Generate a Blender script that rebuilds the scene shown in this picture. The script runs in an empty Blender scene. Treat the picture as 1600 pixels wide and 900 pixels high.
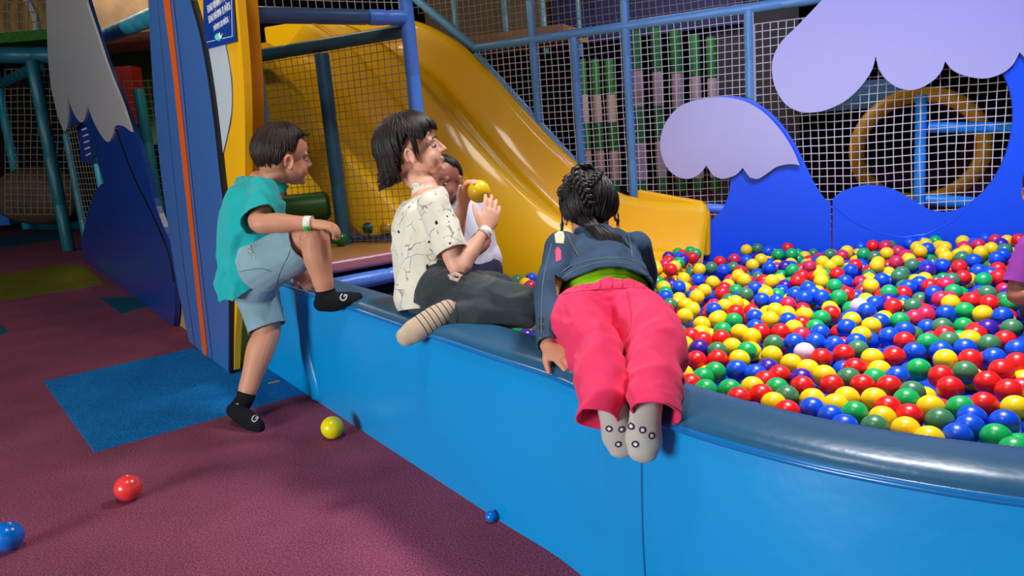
import bpy, bmesh, math, random
import numpy as np
from mathutils import Vector, Matrix, noise

random.seed(7)
SC = bpy.context.scene
# ------------------------------------------------------------------ camera
FPX = 1200.0
VP = (1300.0, 6500.0)            # where the photograph's verticals meet
CAMZ = 1.0
_d = Vector((VP[0]-800, VP[1]-450, FPX)).normalized()
_up = -_d
_f = Vector((0, 0, 1)); _fy = (_f - _up*_f.dot(_up)).normalized()
_rx = _fy.cross(_up)
RW = Matrix((_rx, _fy, _up))     # (right, down, forward) of the camera -> world
CAM = Vector((0, 0, CAMZ))
def ray(x, y): return RW @ Vector(((x-800)/FPX, (y-450)/FPX, 1.0))
def P(x, y, d): return CAM + ray(x, y)*d
def PZ(x, y, z):
    r = ray(x, y); return CAM + r*((z-CAMZ)/r.z)
cd = bpy.data.cameras.new('camera'); cam = bpy.data.objects.new('camera', cd)
SC.collection.objects.link(cam); SC.camera = cam
cd.sensor_width = 36; cd.lens = 36*FPX/1600; cd.clip_start = 0.05
r_ = RW @ Vector((1, 0, 0)); u_ = RW @ Vector((0, -1, 0)); b_ = RW @ Vector((0, 0, -1))
cam.matrix_world = Matrix(((r_.x, u_.x, b_.x, CAM.x), (r_.y, u_.y, b_.y, CAM.y), (r_.z, u_.z, b_.z, CAM.z), (0, 0, 0, 1)))
SC.view_settings.view_transform = 'Standard'; SC.view_settings.look = 'None'
SC.view_settings.gamma = 1; SC.view_settings.use_curve_mapping = False
SC.view_settings.exposure = 0.0
# ------------------------------------------------------------------ light
W = bpy.data.worlds.new('world'); SC.world = W; W.use_nodes = True
W.node_tree.nodes['Background'].inputs[0].default_value = (0.86, 0.9, 1.0, 1)
W.node_tree.nodes['Background'].inputs[1].default_value = 0.40
def area(name, loc, to, size, power, col, size_y=None, spread=math.pi):
    l = bpy.data.lights.new(name, 'AREA'); l.energy = power; l.color = col
    l.shape = 'RECTANGLE'; l.size = size; l.size_y = size_y or size; l.spread = spread
    o = bpy.data.objects.new(name, l); SC.collection.objects.link(o)
    o.location = loc
    o.rotation_euler = (Vector(to)-Vector(loc)).to_track_quat('-Z', 'Y').to_euler()
    return o
def spot(name, loc, to, power, col, ang, blend=0.6, rad=0.1):
    l = bpy.data.lights.new(name, 'SPOT'); l.energy = power; l.color = col
    l.spot_size = math.radians(ang); l.spot_blend = blend; l.shadow_soft_size = rad
    o = bpy.data.objects.new(name, l); SC.collection.objects.link(o)
    o.location = loc
    o.rotation_euler = (Vector(to)-Vector(loc)).to_track_quat('-Z', 'Y').to_euler()
    return o
area('daylight_doorway', (-5.0, -2.6, 1.5), (0, 2.6, 0.5), 2.4, 370, (0.92, 0.97, 1.0), 1.6)
area('ceiling_lamp_front', (-0.6, 1.2, 3.55), (-0.3, 2.6, 0), 0.5, 34, (1.0, 0.93, 0.82))
area('ceiling_lamp_pit', (1.4, 2.9, 3.5), (1.5, 2.9, 0), 0.6, 78, (0.98, 0.96, 1.0), spread=1.75)
area('ceiling_lamp_slide', (-1.6, 5.2, 3.5), (-0.8, 5.0, 0), 0.35, 15, (1.0, 0.85, 0.62))
spot('stage_lamp_wave', (2.2, 2.2, 3.3), (2.35, 5.1, 0.9), 380, (0.30, 0.37, 1.0), 75)
spot('stage_lamp_violet', (0.3, 2.0, 3.4), (2.0, 5.0, 0.7), 150, (0.48, 0.38, 1.0), 52)
area('facade_fill_light', P(150, -130, 6.6), P(190, 200, 6.2), .7, 30, (1.0, .93, .8))  # added fill light, no real fixture: lifts the gap behind the left boards
area('roller_fill_light', P(1050, -120, 6.3), P(1060, 200, 7.4), .9, 22, (1.0, .92, .84))  # extra fill with no fixture of its own, added to brighten the striped rollers
area('arcade_lamp_left', (-9.0, 5.0, 2.6), (-6, 12, 0.8), 1.2, 60, (0.8, 0.95, 1.0))

# ------------------------------------------------------------------ materials
def s2l(c): return tuple(((v/255)/12.92 if v/255 <= .04045 else ((v/255+.055)/1.055)**2.4) for v in c)
MATS = {}
def mat(name, rgb, rough=.5, spec=.5, coat=0, bump=0, bscale=40, metal=0, var=0, vscale=6, sss=0, emit=0, trans=0, sheen=0, bdist=.01, stretch=None):
    """rgb: sRGB base colour; bump/var: noise driven relief and mottling in object space"""
    if name in MATS: return MATS[name]
    m = bpy.data.materials.new(name); m.use_nodes = True; nt = m.node_tree
    b = nt.nodes['Principled BSDF']; c = s2l(rgb)
    b.inputs['Base Color'].default_value = (*c, 1); b.inputs['Roughness'].default_value = rough
    b.inputs['Specular IOR Level'].default_value = spec; b.inputs['Metallic'].default_value = metal
    b.inputs['Coat Weight'].default_value = coat; b.inputs['Coat Roughness'].default_value = .08
    b.inputs['Sheen Weight'].default_value = sheen
    if sss:
        b.inputs['Subsurface Weight'].default_value = sss; b.inputs['Subsurface Radius'].default_value = (.012, .005, .003)
        b.inputs['Subsurface Scale'].default_value = 1.0
    if emit:
        b.inputs['Emission Color'].default_value = (*c, 1); b.inputs['Emission Strength'].default_value = emit
    tc = nt.nodes.new('ShaderNodeTexCoord'); src = tc.outputs['Object']
    if stretch:
        mp = nt.nodes.new('ShaderNodeMapping'); mp.inputs['Scale'].default_value = stretch
        nt.links.new(src, mp.inputs[0]); src = mp.outputs[0]
    if bump:
        n = nt.nodes.new('ShaderNodeTexNoise'); n.inputs['Scale'].default_value = bscale; n.inputs['Detail'].default_value = 4
        nt.links.new(src, n.inputs['Vector'])
        bp = nt.nodes.new('ShaderNodeBump'); bp.inputs['Strength'].default_value = bump; bp.inputs['Distance'].default_value = bdist
        nt.links.new(n.outputs[0], bp.inputs['Height']); nt.links.new(bp.outputs[0], b.inputs['Normal'])
    if var:
        n = nt.nodes.new('ShaderNodeTexNoise'); n.inputs['Scale'].default_value = vscale; n.inputs['Detail'].default_value = 5
        nt.links.new(src, n.inputs['Vector'])
        r = nt.nodes.new('ShaderNodeMapRange'); r.inputs[1].default_value = .3; r.inputs[2].default_value = .7
        r.inputs[3].default_value = 1-var; r.inputs[4].default_value = 1+var
        nt.links.new(n.outputs[0], r.inputs[0])
        mx = nt.nodes.new('ShaderNodeVectorMath'); mx.operation = 'SCALE'; mx.inputs[0].default_value = c
        nt.links.new(r.outputs[0], mx.inputs['Scale']); nt.links.new(mx.outputs[0], b.inputs['Base Color'])
    MATS[name] = m; return m

# ------------------------------------------------------------------ mesh helpers
class MB:
    """collects verts and faces and links them as one mesh object"""
    def __init__(s): s.v = []; s.f = []; s.m = []; s.mi = 0
    def add(s, vs, fs):
        o = len(s.v); s.v += [tuple(v) for v in vs]; s.f += [tuple(i+o for i in f) for f in fs]; s.m += [s.mi]*len(fs)
        return s
    def box(s, c, sx, sy, sz, M=None):
        vs = [Vector((x*sx/2, y*sy/2, z*sz/2)) for x in (-1, 1) for y in (-1, 1) for z in (-1, 1)]
        if M: vs = [M @ v for v in vs]
        return s.add([Vector(c)+v for v in vs], [(0,1,3,2),(4,6,7,5),(0,4,5,1),(2,3,7,6),(0,2,6,4),(1,5,7,3)])
    def tube(s, pts, r, n=12, caps=True):
        pts = [Vector(p) for p in pts]; rs = r if isinstance(r, (list, tuple)) else [r]*len(pts)
        vs = []; fs = []; prev = None
        for i, p in enumerate(pts):
            t = (pts[min(i+1, len(pts)-1)]-pts[max(i-1, 0)]).normalized()
            if prev is None:
                a = t.cross(Vector((0, 0, 1)));
                if a.length < .1: a = t.cross(Vector((1, 0, 0)))
            else: a = prev - t*prev.dot(t)
            a.normalize(); b = t.cross(a); prev = a
            for k in range(n):
                an = 2*math.pi*k/n; vs.append(p+(a*math.cos(an)+b*math.sin(an))*rs[i])
        for i in range(len(pts)-1):
            for k in range(n):
                k2 = (k+1) % n; fs.append((i*n+k, i*n+k2, (i+1)*n+k2, (i+1)*n+k))
        if caps:
            fs.append(tuple(range(n))[::-1]); fs.append(tuple(range((len(pts)-1)*n, len(pts)*n)))
        return s.add(vs, fs)
    def ball(s, c, r, n=16, m=10, M=None):
        rr = r if isinstance(r, (tuple, list)) else (r, r, r)
        vs = [Vector((0, 0, rr[2]))]
        for i in range(1, m):
            th = math.pi*i/m
            for k in range(n):
                ph = 2*math.pi*k/n; vs.append(Vector((rr[0]*math.sin(th)*math.cos(ph), rr[1]*math.sin(th)*math.sin(ph), rr[2]*math.cos(th))))
        vs.append(Vector((0, 0, -rr[2]))); fs = []
        for k in range(n): fs.append((0, 1+k, 1+(k+1) % n)); fs.append((len(vs)-1, 1+(m-2)*n+(k+1) % n, 1+(m-2)*n+k))
        for i in range(m-2):
            for k in range(n):
                fs.append((1+i*n+k, 1+(i+1)*n+k, 1+(i+1)*n+(k+1) % n, 1+i*n+(k+1) % n))
        if M: vs = [M @ v for v in vs]
        return s.add([Vector(c)+v for v in vs], fs)
    def prism(s, pts, off):
        """pts: 3D outline, extruded by vector off"""
        n = len(pts); off = Vector(off); a = [Vector(p) for p in pts]
        return s.add(a+[p+off for p in a], [tuple(range(n))[::-1], tuple(range(n, 2*n))]+[(i, (i+1) % n, n+(i+1) % n, n+i) for i in range(n)])
    def grid(s, rows):
        """rows: list of equal length point lists"""
        n = len(rows[0]); vs = [p for r in rows for p in r]
        return s.add(vs, [(i*n+j, i*n+j+1, (i+1)*n+j+1, (i+1)*n+j) for i in range(len(rows)-1) for j in range(n-1)])
    def build(s, name, m, parent=None, smooth=True, angle=40, loc=None):
        me = bpy.data.meshes.new(name)
        loc = Vector(loc) if loc else Vector((0, 0, 0))
        me.from_pydata([tuple(Vector(v)-loc) for v in s.v], [], s.f)
        ms = m if isinstance(m, (list, tuple)) else [m]
        for q in ms: me.materials.append(q)
        if len(ms) > 1: me.polygons.foreach_set('material_index', s.m)
        b = bmesh.new(); b.from_mesh(me); bmesh.ops.recalc_face_normals(b, faces=b.faces)
        if smooth:
            for f in b.faces: f.smooth = True
            ca = math.radians(angle)
            for e in b.edges:
                if len(e.link_faces) == 2 and e.calc_face_angle(0) > ca: e.smooth = False
        b.to_mesh(me); b.free()
        o = bpy.data.objects.new(name, me); SC.collection.objects.link(o); o.location = loc
        if parent:
            o.parent = parent; o.location = loc - world_loc(parent)
        return o
def world_loc(o):
    l = Vector(o.location)
    while o.parent: o = o.parent; l += o.location
    return l
def tag(o, label=None, cat=None, group=None, kind=None):
    if label: o['label'] = label
    if cat: o['category'] = cat
    if group: o['group'] = group
    if kind: o['kind'] = kind
    return o
def empty(name, loc, label=None, cat=None, group=None, kind=None):
    o = bpy.data.objects.new(name, None); SC.collection.objects.link(o); o.location = loc; o.empty_display_size = .1
    return tag(o, label, cat, group, kind)
def plane_pt(x, y, P0, D):
    """photo pixel onto the vertical plane through P0 along D (2D)"""
    n = Vector((-D[1], D[0], 0)); r = ray(x, y); t = (Vector((P0[0], P0[1], 0))-CAM).dot(n)/r.dot(n)
    return CAM+r*t
def smooth_poly(pts, closed=True, sub=4, corner=50):
    """Catmull-Rom through 2D/3D points keeping sharp corners sharp"""
    n = len(pts); V = [Vector(p) for p in pts]; out = []
    def sharp(i):
        a = V[i]-V[i-1]; b = V[(i+1) % n]-V[i]
        return a.length < 1e-9 or b.length < 1e-9 or math.degrees(a.angle(b, 0)) > corner
    sh = [sharp(i) for i in range(n)]
    for i in range(n if closed else n-1):
        p1, p2 = V[i], V[(i+1) % n]
        p0 = 2*p1-p2 if (sh[i] or (not closed and i == 0)) else V[i-1]
        p3 = 2*p2-p1 if (sh[(i+1) % n] or (not closed and i == n-2)) else V[(i+2) % n]
        for k in range(sub):
            t = k/sub
            out.append(.5*((2*p1)+(-p0+p2)*t+(2*p0-5*p1+4*p2-p3)*t*t+(-p0+3*p1-3*p2+p3)*t**3))
    if not closed: out.append(V[-1])
    return out
# ------------------------------------------------------------------ plan of the place
A = Vector((-1.24, 3.62, 0)); U = Vector((.555, -.832, 0)).normalized(); N = Vector((.832, .555, 0)).normalized()   # front line of pit wall
DB = Vector((.92, -.39, 0)).normalized(); NB = Vector((DB.y, -DB.x, 0))     # back wall direction, and its normal towards the room
PB = Vector((1.89, 5.25, 0))                                                # a point of the back wall line
def back(s, z, off=0): return PB+DB*s+NB*off+Vector((0, 0, z))
def front(s, off, z=0): return A+U*s+N*off+Vector((0, 0, z))
def bpx(x, y, off=0): return plane_pt(x, y, PB+NB*off, DB)

M_blue = mat('vinyl_blue', (0, 148, 218), .34, .5, bump=.25, bscale=5, bdist=.02)
M_slate = mat('vinyl_slate', (40, 92, 128), .32, .5, bump=.35, bscale=9, bdist=.01)
M_pad = mat('tube_pad', (92, 146, 178), .38, .5, bump=.2, bscale=20)
M_padteal = mat('tube_pad_teal', (40, 150, 175), .38, .5, bump=.2, bscale=20)
M_padblue = mat('tube_pad_royal', (84, 138, 238), .36, .5, bump=.2, bscale=20)
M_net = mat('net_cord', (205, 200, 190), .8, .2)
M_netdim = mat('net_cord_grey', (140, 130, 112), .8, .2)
M_wave = mat('board_blue', (14, 84, 225), .35, .5)
M_foam = mat('board_white', (172, 170, 200), .45, .4)
M_yel = mat('slide_yellow', (242, 184, 0), .42, .3, coat=.22, bump=.04, bscale=3)
M_dark = mat('dark_wall', (30, 26, 28), .9, .1, var=.3, vscale=2)
M_tan = mat('tan_vinyl', (166, 116, 60), .4, .4, bump=.2, bscale=6)
M_pink = mat('pink_vinyl', (176, 112, 128), .35, .4, bump=.2, bscale=8)
M_black = mat('black_trim', (14, 16, 22), .5)
M_wood = mat('plywood', (176, 138, 92), .7, .2, var=.12, vscale=12, stretch=(1, 1, 8))
M_orange = mat('stripe_orange', (232, 96, 20), .4)
M_yb = mat('board_yellow', (250, 184, 10), .38, .5)
M_yside = mat('board_edge_yellow', (250, 172, 14), .45, .4)
M_sand = mat('board_navy', (62, 106, 172), .32, .5)
M_wh = mat('white_paint', (225, 225, 228), .5)
M_green = mat('turf_green', (52, 104, 40), .9, .1, bump=.8, bscale=120, var=.25, vscale=40)
# ================================================================== SETTING
def carpet(name, rgb, v=.16):
    m = mat(name, rgb, .95, .15, bump=.9, bscale=260, var=v, vscale=3.2, bdist=.004)
    nt = m.node_tree; b = nt.nodes['Principled BSDF']
    # light flecks of the pile
    n = nt.nodes.new('ShaderNodeTexNoise'); n.inputs['Scale'].default_value = 190; n.inputs['Detail'].default_value = 2
    tc = nt.nodes.new('ShaderNodeTexCoord'); nt.links.new(tc.outputs['Object'], n.inputs['Vector'])
    r = nt.nodes.new('ShaderNodeMapRange'); r.inputs[1].default_value = .42; r.inputs[2].default_value = .72; r.inputs[3].default_value = .78; r.inputs[4].default_value = 1.9
    nt.links.new(n.outputs[0], r.inputs[0])
    src = b.inputs['Base Color'].links[0].from_socket
    mx = nt.nodes.new('ShaderNodeVectorMath'); mx.operation = 'SCALE'
    nt.links.new(src, mx.inputs[0]); nt.links.new(r.outputs[0], mx.inputs['Scale']); nt.links.new(mx.outputs[0], b.inputs['Base Color'])
    return m
M_cm = carpet('carpet_maroon', (134, 68, 90)); M_cb = carpet('carpet_blue', (14, 112, 176), .12); M_co = carpet('carpet_olive', (110, 104, 14), .1); M_ct = carpet('carpet_teal', (18, 84, 104), .1)
fl = MB().box((2, 10, -.05), 36, 34, .1).build('floor', M_cm, smooth=False); tag(fl, kind='structure')
def patch(px, m):
    return MB().prism([PZ(x, y, 0) for x, y in px], (0, 0, .002)).build('carpet_section', m, fl, smooth=False)
patch([(68, 596), (147, 707), (470, 617), (540, 600), (300, 545)], M_cb)
patch([(0, 430), (0, 470), (165, 444), (128, 413), (100, 414)], M_co)
patch([(155, 466), (190, 490), (235, 478), (220, 464)], M_ct)
patch([(0, 370), (0, 388), (112, 372), (108, 360)], M_ct)
patch([(-30, 505), (-30, 530), (12, 520), (0, 507)], M_ct)
for nm, c, sx, sy, sz in (('wall_back', (2, 15, 2), 36, .2, 4), ('wall_left', (-15, 8, 2), .2, 34, 4), ('wall_right', (11, 8, 2), .2, 34, 4)):
    tag(MB().box(c, sx, sy, sz).build(nm, M_dark, smooth=False), kind='structure')
tag(MB().box((2, 10, 3.95), 36, 34, .1).build('ceiling', M_dark, smooth=False), kind='structure')

# ------------------------------------------------------------------ padded pit wall
path = [(-.35, 0)]
pts_out = [front(s, 0) for s in (-.02, .3, .6, .9, 1.2, 1.5, 1.8, 2.1)]
pts_out += [Vector((x, y, 0)) for x, y in ((.06, 1.68), (.155, 1.50), (.262, 1.322), (.37, 1.185), (.50, 1.06), (.68, .94), (.95, .815), (1.3, .71), (1.7, .66), (2.2, .66), (2.8, .70), (3.3, .8))]
LINE = smooth_poly(pts_out, closed=False, sub=5, corner=80)
def tang(L, i): return (L[min(i+1, len(L)-1)]-L[max(i-1, 0)]).normalized()
def nrm(L, i):
    t = tang(L, i); return Vector((-t.y, t.x, 0))
def pit_ribbon(sec, name, m, parent, i0=0, i1=None, ripple=0, cap=False):
    rows = []
    L = LINE[i0:i1]
    for i, p in enumerate(L):
        n = nrm(LINE, i+i0); row = []
        for (o, z) in sec:
            q = p+n*o+Vector((0, 0, z))
            if ripple:
                h = noise.noise(Vector((p.x*2.1, p.y*2.1, z*1.5+3)))*ripple*1.2+noise.noise(Vector((p.x*6, p.y*6, z*4)))*ripple*.35
                k = min(1, z/.1)*min(1, max(0, (.47-z)/.08)); q -= n*h*k
            row.append(q)
        rows.append(row)
    mb = MB().grid(rows)
    if cap:
        for r in (rows[0], rows[-1]): mb.add(r, [tuple(range(len(r)))])
    return mb.build(name, m, parent, angle=70)
pw = empty('padded_pit_wall', A, 'long bright blue vinyl padded wall of the ball pit the children climb on', 'padded wall')
face = [(.19, .0), (.0, .0)]+[(0.0+.018*(z/.455)**2-.006*math.sin(math.pi*z/.455), z) for z in np.linspace(.02, .452, 18)]
face = [(float(a), float(b)) for a, b in face]
fo = pit_ribbon(face, 'front_face', M_blue, pw, ripple=.012)
top = [(.012, .452), (.016, .464), (.026, .474), (.045, .480), (.08, .483), (.12, .482), (.155, .478), (.178, .468), (.19, .45), (.193, .42), (.193, .0)]
tc_ = pit_ribbon(top, 'top_cover', M_slate, pw, cap=True); tc_['label'] = 'slate blue vinyl top cover of the wall'
pit_ribbon([(.010, .448), (.006, .4505), (.005, .455), (.008, .459), (.014, .461)], 'piping', mat('vinyl_piping', (20, 110, 180), .2, .6), pw)
# vertical seams of the wall cover
def seam_i(px, y):
    return min(range(len(LINE)), key=lambda i: abs(proj(LINE[i]+Vector((0, 0, .3)))[0]-px))
def proj(p):
    c = RW.transposed() @ (Vector(p)-CAM); return 800+FPX*c.x/c.z, 450+FPX*c.y/c.z, c.z
for px in (992,):
    i = seam_i(px, 800); n = nrm(LINE, i); p = LINE[i]
    pts = [p+n*(0.0+.018*(z/.455)**2-.006*math.sin(math.pi*z/.455)-.0005-0.012*(noise.noise(Vector((p.x*2.1, p.y*2.1, z*1.5+3)))*1.2+noise.noise(Vector((p.x*6, p.y*6, z*4)))*.35)*min(1, z/.1)*min(1, max(0, (.47-z)/.08)))+Vector((0, 0, z)) for z in np.linspace(.01, .452, 30)]
    MB().tube(pts, .0022, 6).build('cover_seam', mat('seam_thread', (6, 92, 156), .5), pw)
# loose overlapping cover flap near the pit corner
rows = []
for z in np.linspace(.01, .455, 24):
    w = .022*math.sin(z*13+.6)+.01*math.sin(z*27); r = []
    for k in range(9):
        t = k/8; o = -.004-.020*math.sin(math.pi*min(1, t*1.15))*(.55+.45*math.sin(z*9))
        if k == 8: o = .012
        r.append(front(.66+w+t*.09, o, z))
    rows.append(r)
MB().grid(rows).build('cover_fold', M_blue, pw, angle=80)
# little black slot near the foot of the wall and pull tab
MB().ball(front(1.0, .004, .045), (.012, .004, .03), M=Matrix.Rotation(math.radians(-34), 3, 'Z')).build('drain_slot', M_black, pw)
tb = MB(); c0 = PZ(428, 597, .004); tb.box(c0, .05, .014, .003, Matrix.Rotation(.5, 3, 'Z')).build('fixing_tab', mat('tab_metal', (190, 180, 90), .4, metal=.3), pw)

# pit floor mat
pf = [front(0, .19), front(2.0, .19), Vector((.3, 1.9, 0)), Vector((1, 1.2, 0)), Vector((3.6, 1.1, 0)), Vector((3.9, 4.3, 0)), back(-2.9, 0, .02), back(-2.9, 0, 1.5)]
pfm = MB().prism([p+Vector((0, 0, .003)) for p in pf], (0, 0, .012)).build('pit_floor_mat', mat('pit_mat_blue', (20, 60, 190), .3, .5, bump=.2, bscale=6), smooth=False)
tag(pfm, 'royal blue vinyl mat under the balls of the pit', 'floor mat')

# ------------------------------------------------------------------ blue wave panels on the back wall
def panel(px, off, th, m, name, parent, sub=4, corner=42):
    pts = smooth_poly([bpx(x, y, off) for x, y in px], sub=sub, corner=corner)
    for p in pts: p.z = max(p.z, .016)
    return MB().prism(pts, NB*th).build(name, m, parent, smooth=False)
wa = empty('wave_cutout', back(-.3, 0), 'smaller blue wave board with a lilac-lit white foam crest, right of the slide', 'wave cutout')
pa = panel([(1097, 352), (1115, 341), (1130, 325), (1140, 300), (1143, 275), (1120, 262), (1060, 240), (1045, 215), (1050, 190), (1075, 166), (1105, 155), (1140, 150), (1170, 155), (1200, 172), (1225, 198), (1243, 226), (1258, 256), (1274, 288), (1290, 312), (1298, 322), (1298, 420), (1097, 420)], .0, .03, M_wave, 'wave_board', wa)
panel([(1033, 235), (1034, 210), (1045, 185), (1065, 165), (1095, 155), (1130, 152), (1160, 157), (1185, 169), (1205, 186), (1225, 210), (1240, 235), (1250, 258), (1235, 256), (1215, 260), (1200, 270), (1185, 279), (1172, 277), (1161, 262), (1150, 273), (1130, 279), (1115, 273), (1104, 258), (1095, 270), (1078, 279), (1058, 275), (1042, 260)], .045, .022, M_foam, 'foam_crest', wa)
wb = empty('wave_cutout', back(1.2, 0), 'big blue wave board curling under a huge white foam crest at the top right', 'wave cutout')
panel([(1301, 420), (1301, 310), (1320, 297), (1350, 289), (1380, 291), (1402, 298), (1430, 315), (1450, 326), (1475, 331), (1500, 325), (1525, 309), (1550, 281), (1568, 246), (1579, 206), (1581, 170), (1575, 138), (1560, 105), (1530, 60), (1500, 20), (1520, -60), (1600, -90), (1760, -60), (1790, 60), (1790, 430)], .0, .03, M_wave, 'wave_board', wb)
panel([(1285, 0), (1247, 40), (1220, 67), (1207, 97), (1210, 132), (1225, 160), (1245, 173), (1265, 176), (1290, 172), (1320, 158), (1345, 135), (1362, 110), (1368, 88), (1373, 108), (1385, 125), (1405, 138), (1430, 140), (1455, 128), (1470, 112), (1476, 96), (1487, 109), (1505, 118), (1535, 123), (1560, 117), (1580, 103), (1592, 82), (1612, 100), (1650, 110), (1700, 90), (1730, 30), (1720, -60), (1650, -130), (1550, -160), (1450, -140), (1360, -80)], .045, .022, M_foam, 'foam_crest', wb)
# engraved swell line on the big wave
MB().tube([bpx(x, y, .031) for x, y in ((1302, 322), (1330, 345), (1370, 364), (1410, 371), (1450, 365), (1490, 345), (1515, 322))], .0025, 5).build('engraved_line', mat('wave_line', (30, 80, 235), .3), wb)

# ------------------------------------------------------------------ padded tubes
def ptube(p0, p1, r, m, name, label, cat='padded tube', step=.32, group=None, n=14):
    p0 = Vector(p0); p1 = Vector(p1); L = (p1-p0).length; k = max(2, int(L/step)); pts = []; rs = []
    t = (p1-p0)/L
    for i in range(k):
        a = i*L/k; b = (i+1)*L/k
        for q, rr in ((a+.004, .93), (a+.016, 1.0), ((a+b)/2, 1.01), (b-.016, 1.0), (b-.004, .93)): pts.append(p0+t*q); rs.append(r*rr)
    o = MB().tube(pts, rs, n).build(name, m, angle=60, loc=p0)
    return tag(o, label, cat, group)
OB = -.10    # frame plane behind the panels
R1 = .034
FP = 'frame_post'; FB = 'frame_beam'
def bz(x, z, off=OB):   # point on the frame plane under pixel column x (at y=200) at height z
    p = bpx(x, 200, off); p.z = z; return p
posts = [(836, 1.72, 2.9, 'upper slim steel blue post above the long beam, left one'), ]
ptube(bpx(742, 76, OB), bpx(1480, -32, OB), .036, M_pad, FB, 'long steel blue padded beam running along the top of the back net')
ptube(bpx(740, 312, OB), bpx(1140, 327, OB), .036, M_padblue, FB, 'blue padded rail at the foot of the back net behind the slide end')
pl_ = [(830, 0, 842, 222, 'steel blue post reaching the slanted tube beside the slide'), (897, 58, 909, 268, 'shorter steel blue post under the long beam, second from the slide'),
       (976, -60, 988, 330, 'tall steel blue post crossing the long beam behind the girl'), (1170, 12, 1175, 330, 'steel blue post rising behind the small wave board')]
for x0, y0, x1, y1, lb in pl_:
    a = bpx((x0+x1)/2, (y0+y1)/2, OB); t0 = bpx(x0, y0, OB).z; t1 = bpx(x1, y1, OB).z
    ptube((a.x, a.y, t1), (a.x, a.y, max(t0, 1.6) if y0 > -30 else 2.6), R1, M_pad, FP, lb)
ptube(bpx(742, 85, OB), bpx(925, 285, OB), .034, M_pad, FB, 'slanted steel blue tube following the right edge of the slide')
ptube(bpx(640, -10, OB), bpx(745, 78, OB), .034, M_pad, FB, 'upper slanted steel blue tube at the top of the slide')
# tubes behind the big wave
ob2 = -.28
a = bpx(1438, 230, ob2)
ptube((a.x, a.y, .0), (a.x, a.y, 1.05), .036, mat('tube_pad_sky', (40, 150, 235), .3), FP, 'sky blue post seen through the net inside the big wave')
ptube(bpx(1448, 199, ob2), bpx(1640, 199, ob2), .036, MATS['tube_pad_sky'], FB, 'sky blue rail level with the middle of the big wave opening')
ptube(bpx(1444, 312, ob2), bpx(1600, 322, ob2), .04, MATS['tube_pad_sky'], FB, 'sky blue rail low inside the big wave opening')

# ------------------------------------------------------------------ nets
def net(pA, pB, pC, pD, cell, r, name, label, m=None, warp=.012, mask=None, seed=0):
    """quad A(bottom-left) B(bottom-right) C(top-right) D(top-left) filled with cords; mask(u,v) keeps a cell corner"""
    A_, B_, C_, D_ = map(Vector, (pA, pB, pC, pD))
    nu = max(2, int(((B_-A_).length+(C_-D_).length)/2/cell)); nv = max(2, int(((D_-A_).length+(C_-B_).length)/2/cell))
    nn = (B_-A_).cross(D_-A_).normalized(); mb = MB()
    def pt(i, j):
        u = i/nu; v = j/nv; p = (A_*(1-u)+B_*u)*(1-v)+(D_*(1-u)+C_*u)*v
        q = Vector((u*nu*cell*1.7+seed, v*nv*cell*1.7, seed*1.3))
        e = min(1, 6*min(u, 1-u, v, 1-v)+.15)
        w = noise.noise_vector(q)*warp*e+noise.noise_vector(q*5)*warp*.22*e
        return p+w+nn*noise.noise(q*.7)*warp*1.2*e
    G = [[pt(i, j) for j in range(nv+1)] for i in range(nu+1)]
    ok = lambda i, j: mask is None or mask(G[i][j])
    def run(pts):
        if len(pts) > 1: mb.tube(pts, r, 4, caps=False)
    for i in range(nu+1):
        cur = []
        for j in range(nv+1):
            if ok(i, j): cur.append(G[i][j])
            else: run(cur); cur = []
        run(cur)
    for j in range(nv+1):
        cur = []
        for i in range(nu+1):
            if ok(i, j): cur.append(G[i][j])
            else: run(cur); cur = []
        run(cur)
    o = mb.build(name, m or M_net, smooth=False, loc=A_); return tag(o, label, 'net')
def hit(x, y): return bpx(x, y, OB+.03)
off = OB+.02
bl = lambda x, z: Vector((*bpx(x, 200, off).xy, z))
def above_slide(p):
    s = (p-PB).dot(DB); zs = np.interp(s, [-2.75, -2.41, -2.12, -1.79, -1.45, -1.05, -.5], [2.05, 1.86, 1.54, 1.08, .75, .5, .3]); return p.z > zs-.03
net(bl(742, .28), bl(1180, .28), bl(1180, 1.68), bl(742, 1.68), .048, .0029, 'safety_net', 'white square-mesh net behind the slide, below the long beam', mask=above_slide)
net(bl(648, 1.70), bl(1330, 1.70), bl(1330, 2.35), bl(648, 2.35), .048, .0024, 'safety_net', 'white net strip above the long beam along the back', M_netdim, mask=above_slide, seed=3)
net(bl(1182, .2), bl(1660, .2), bl(1660, 1.6), bl(1182, 1.6), .05, .0034, 'safety_net', 'white square-mesh net stretched across the opening of the big wave', seed=5, warp=.016)

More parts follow.
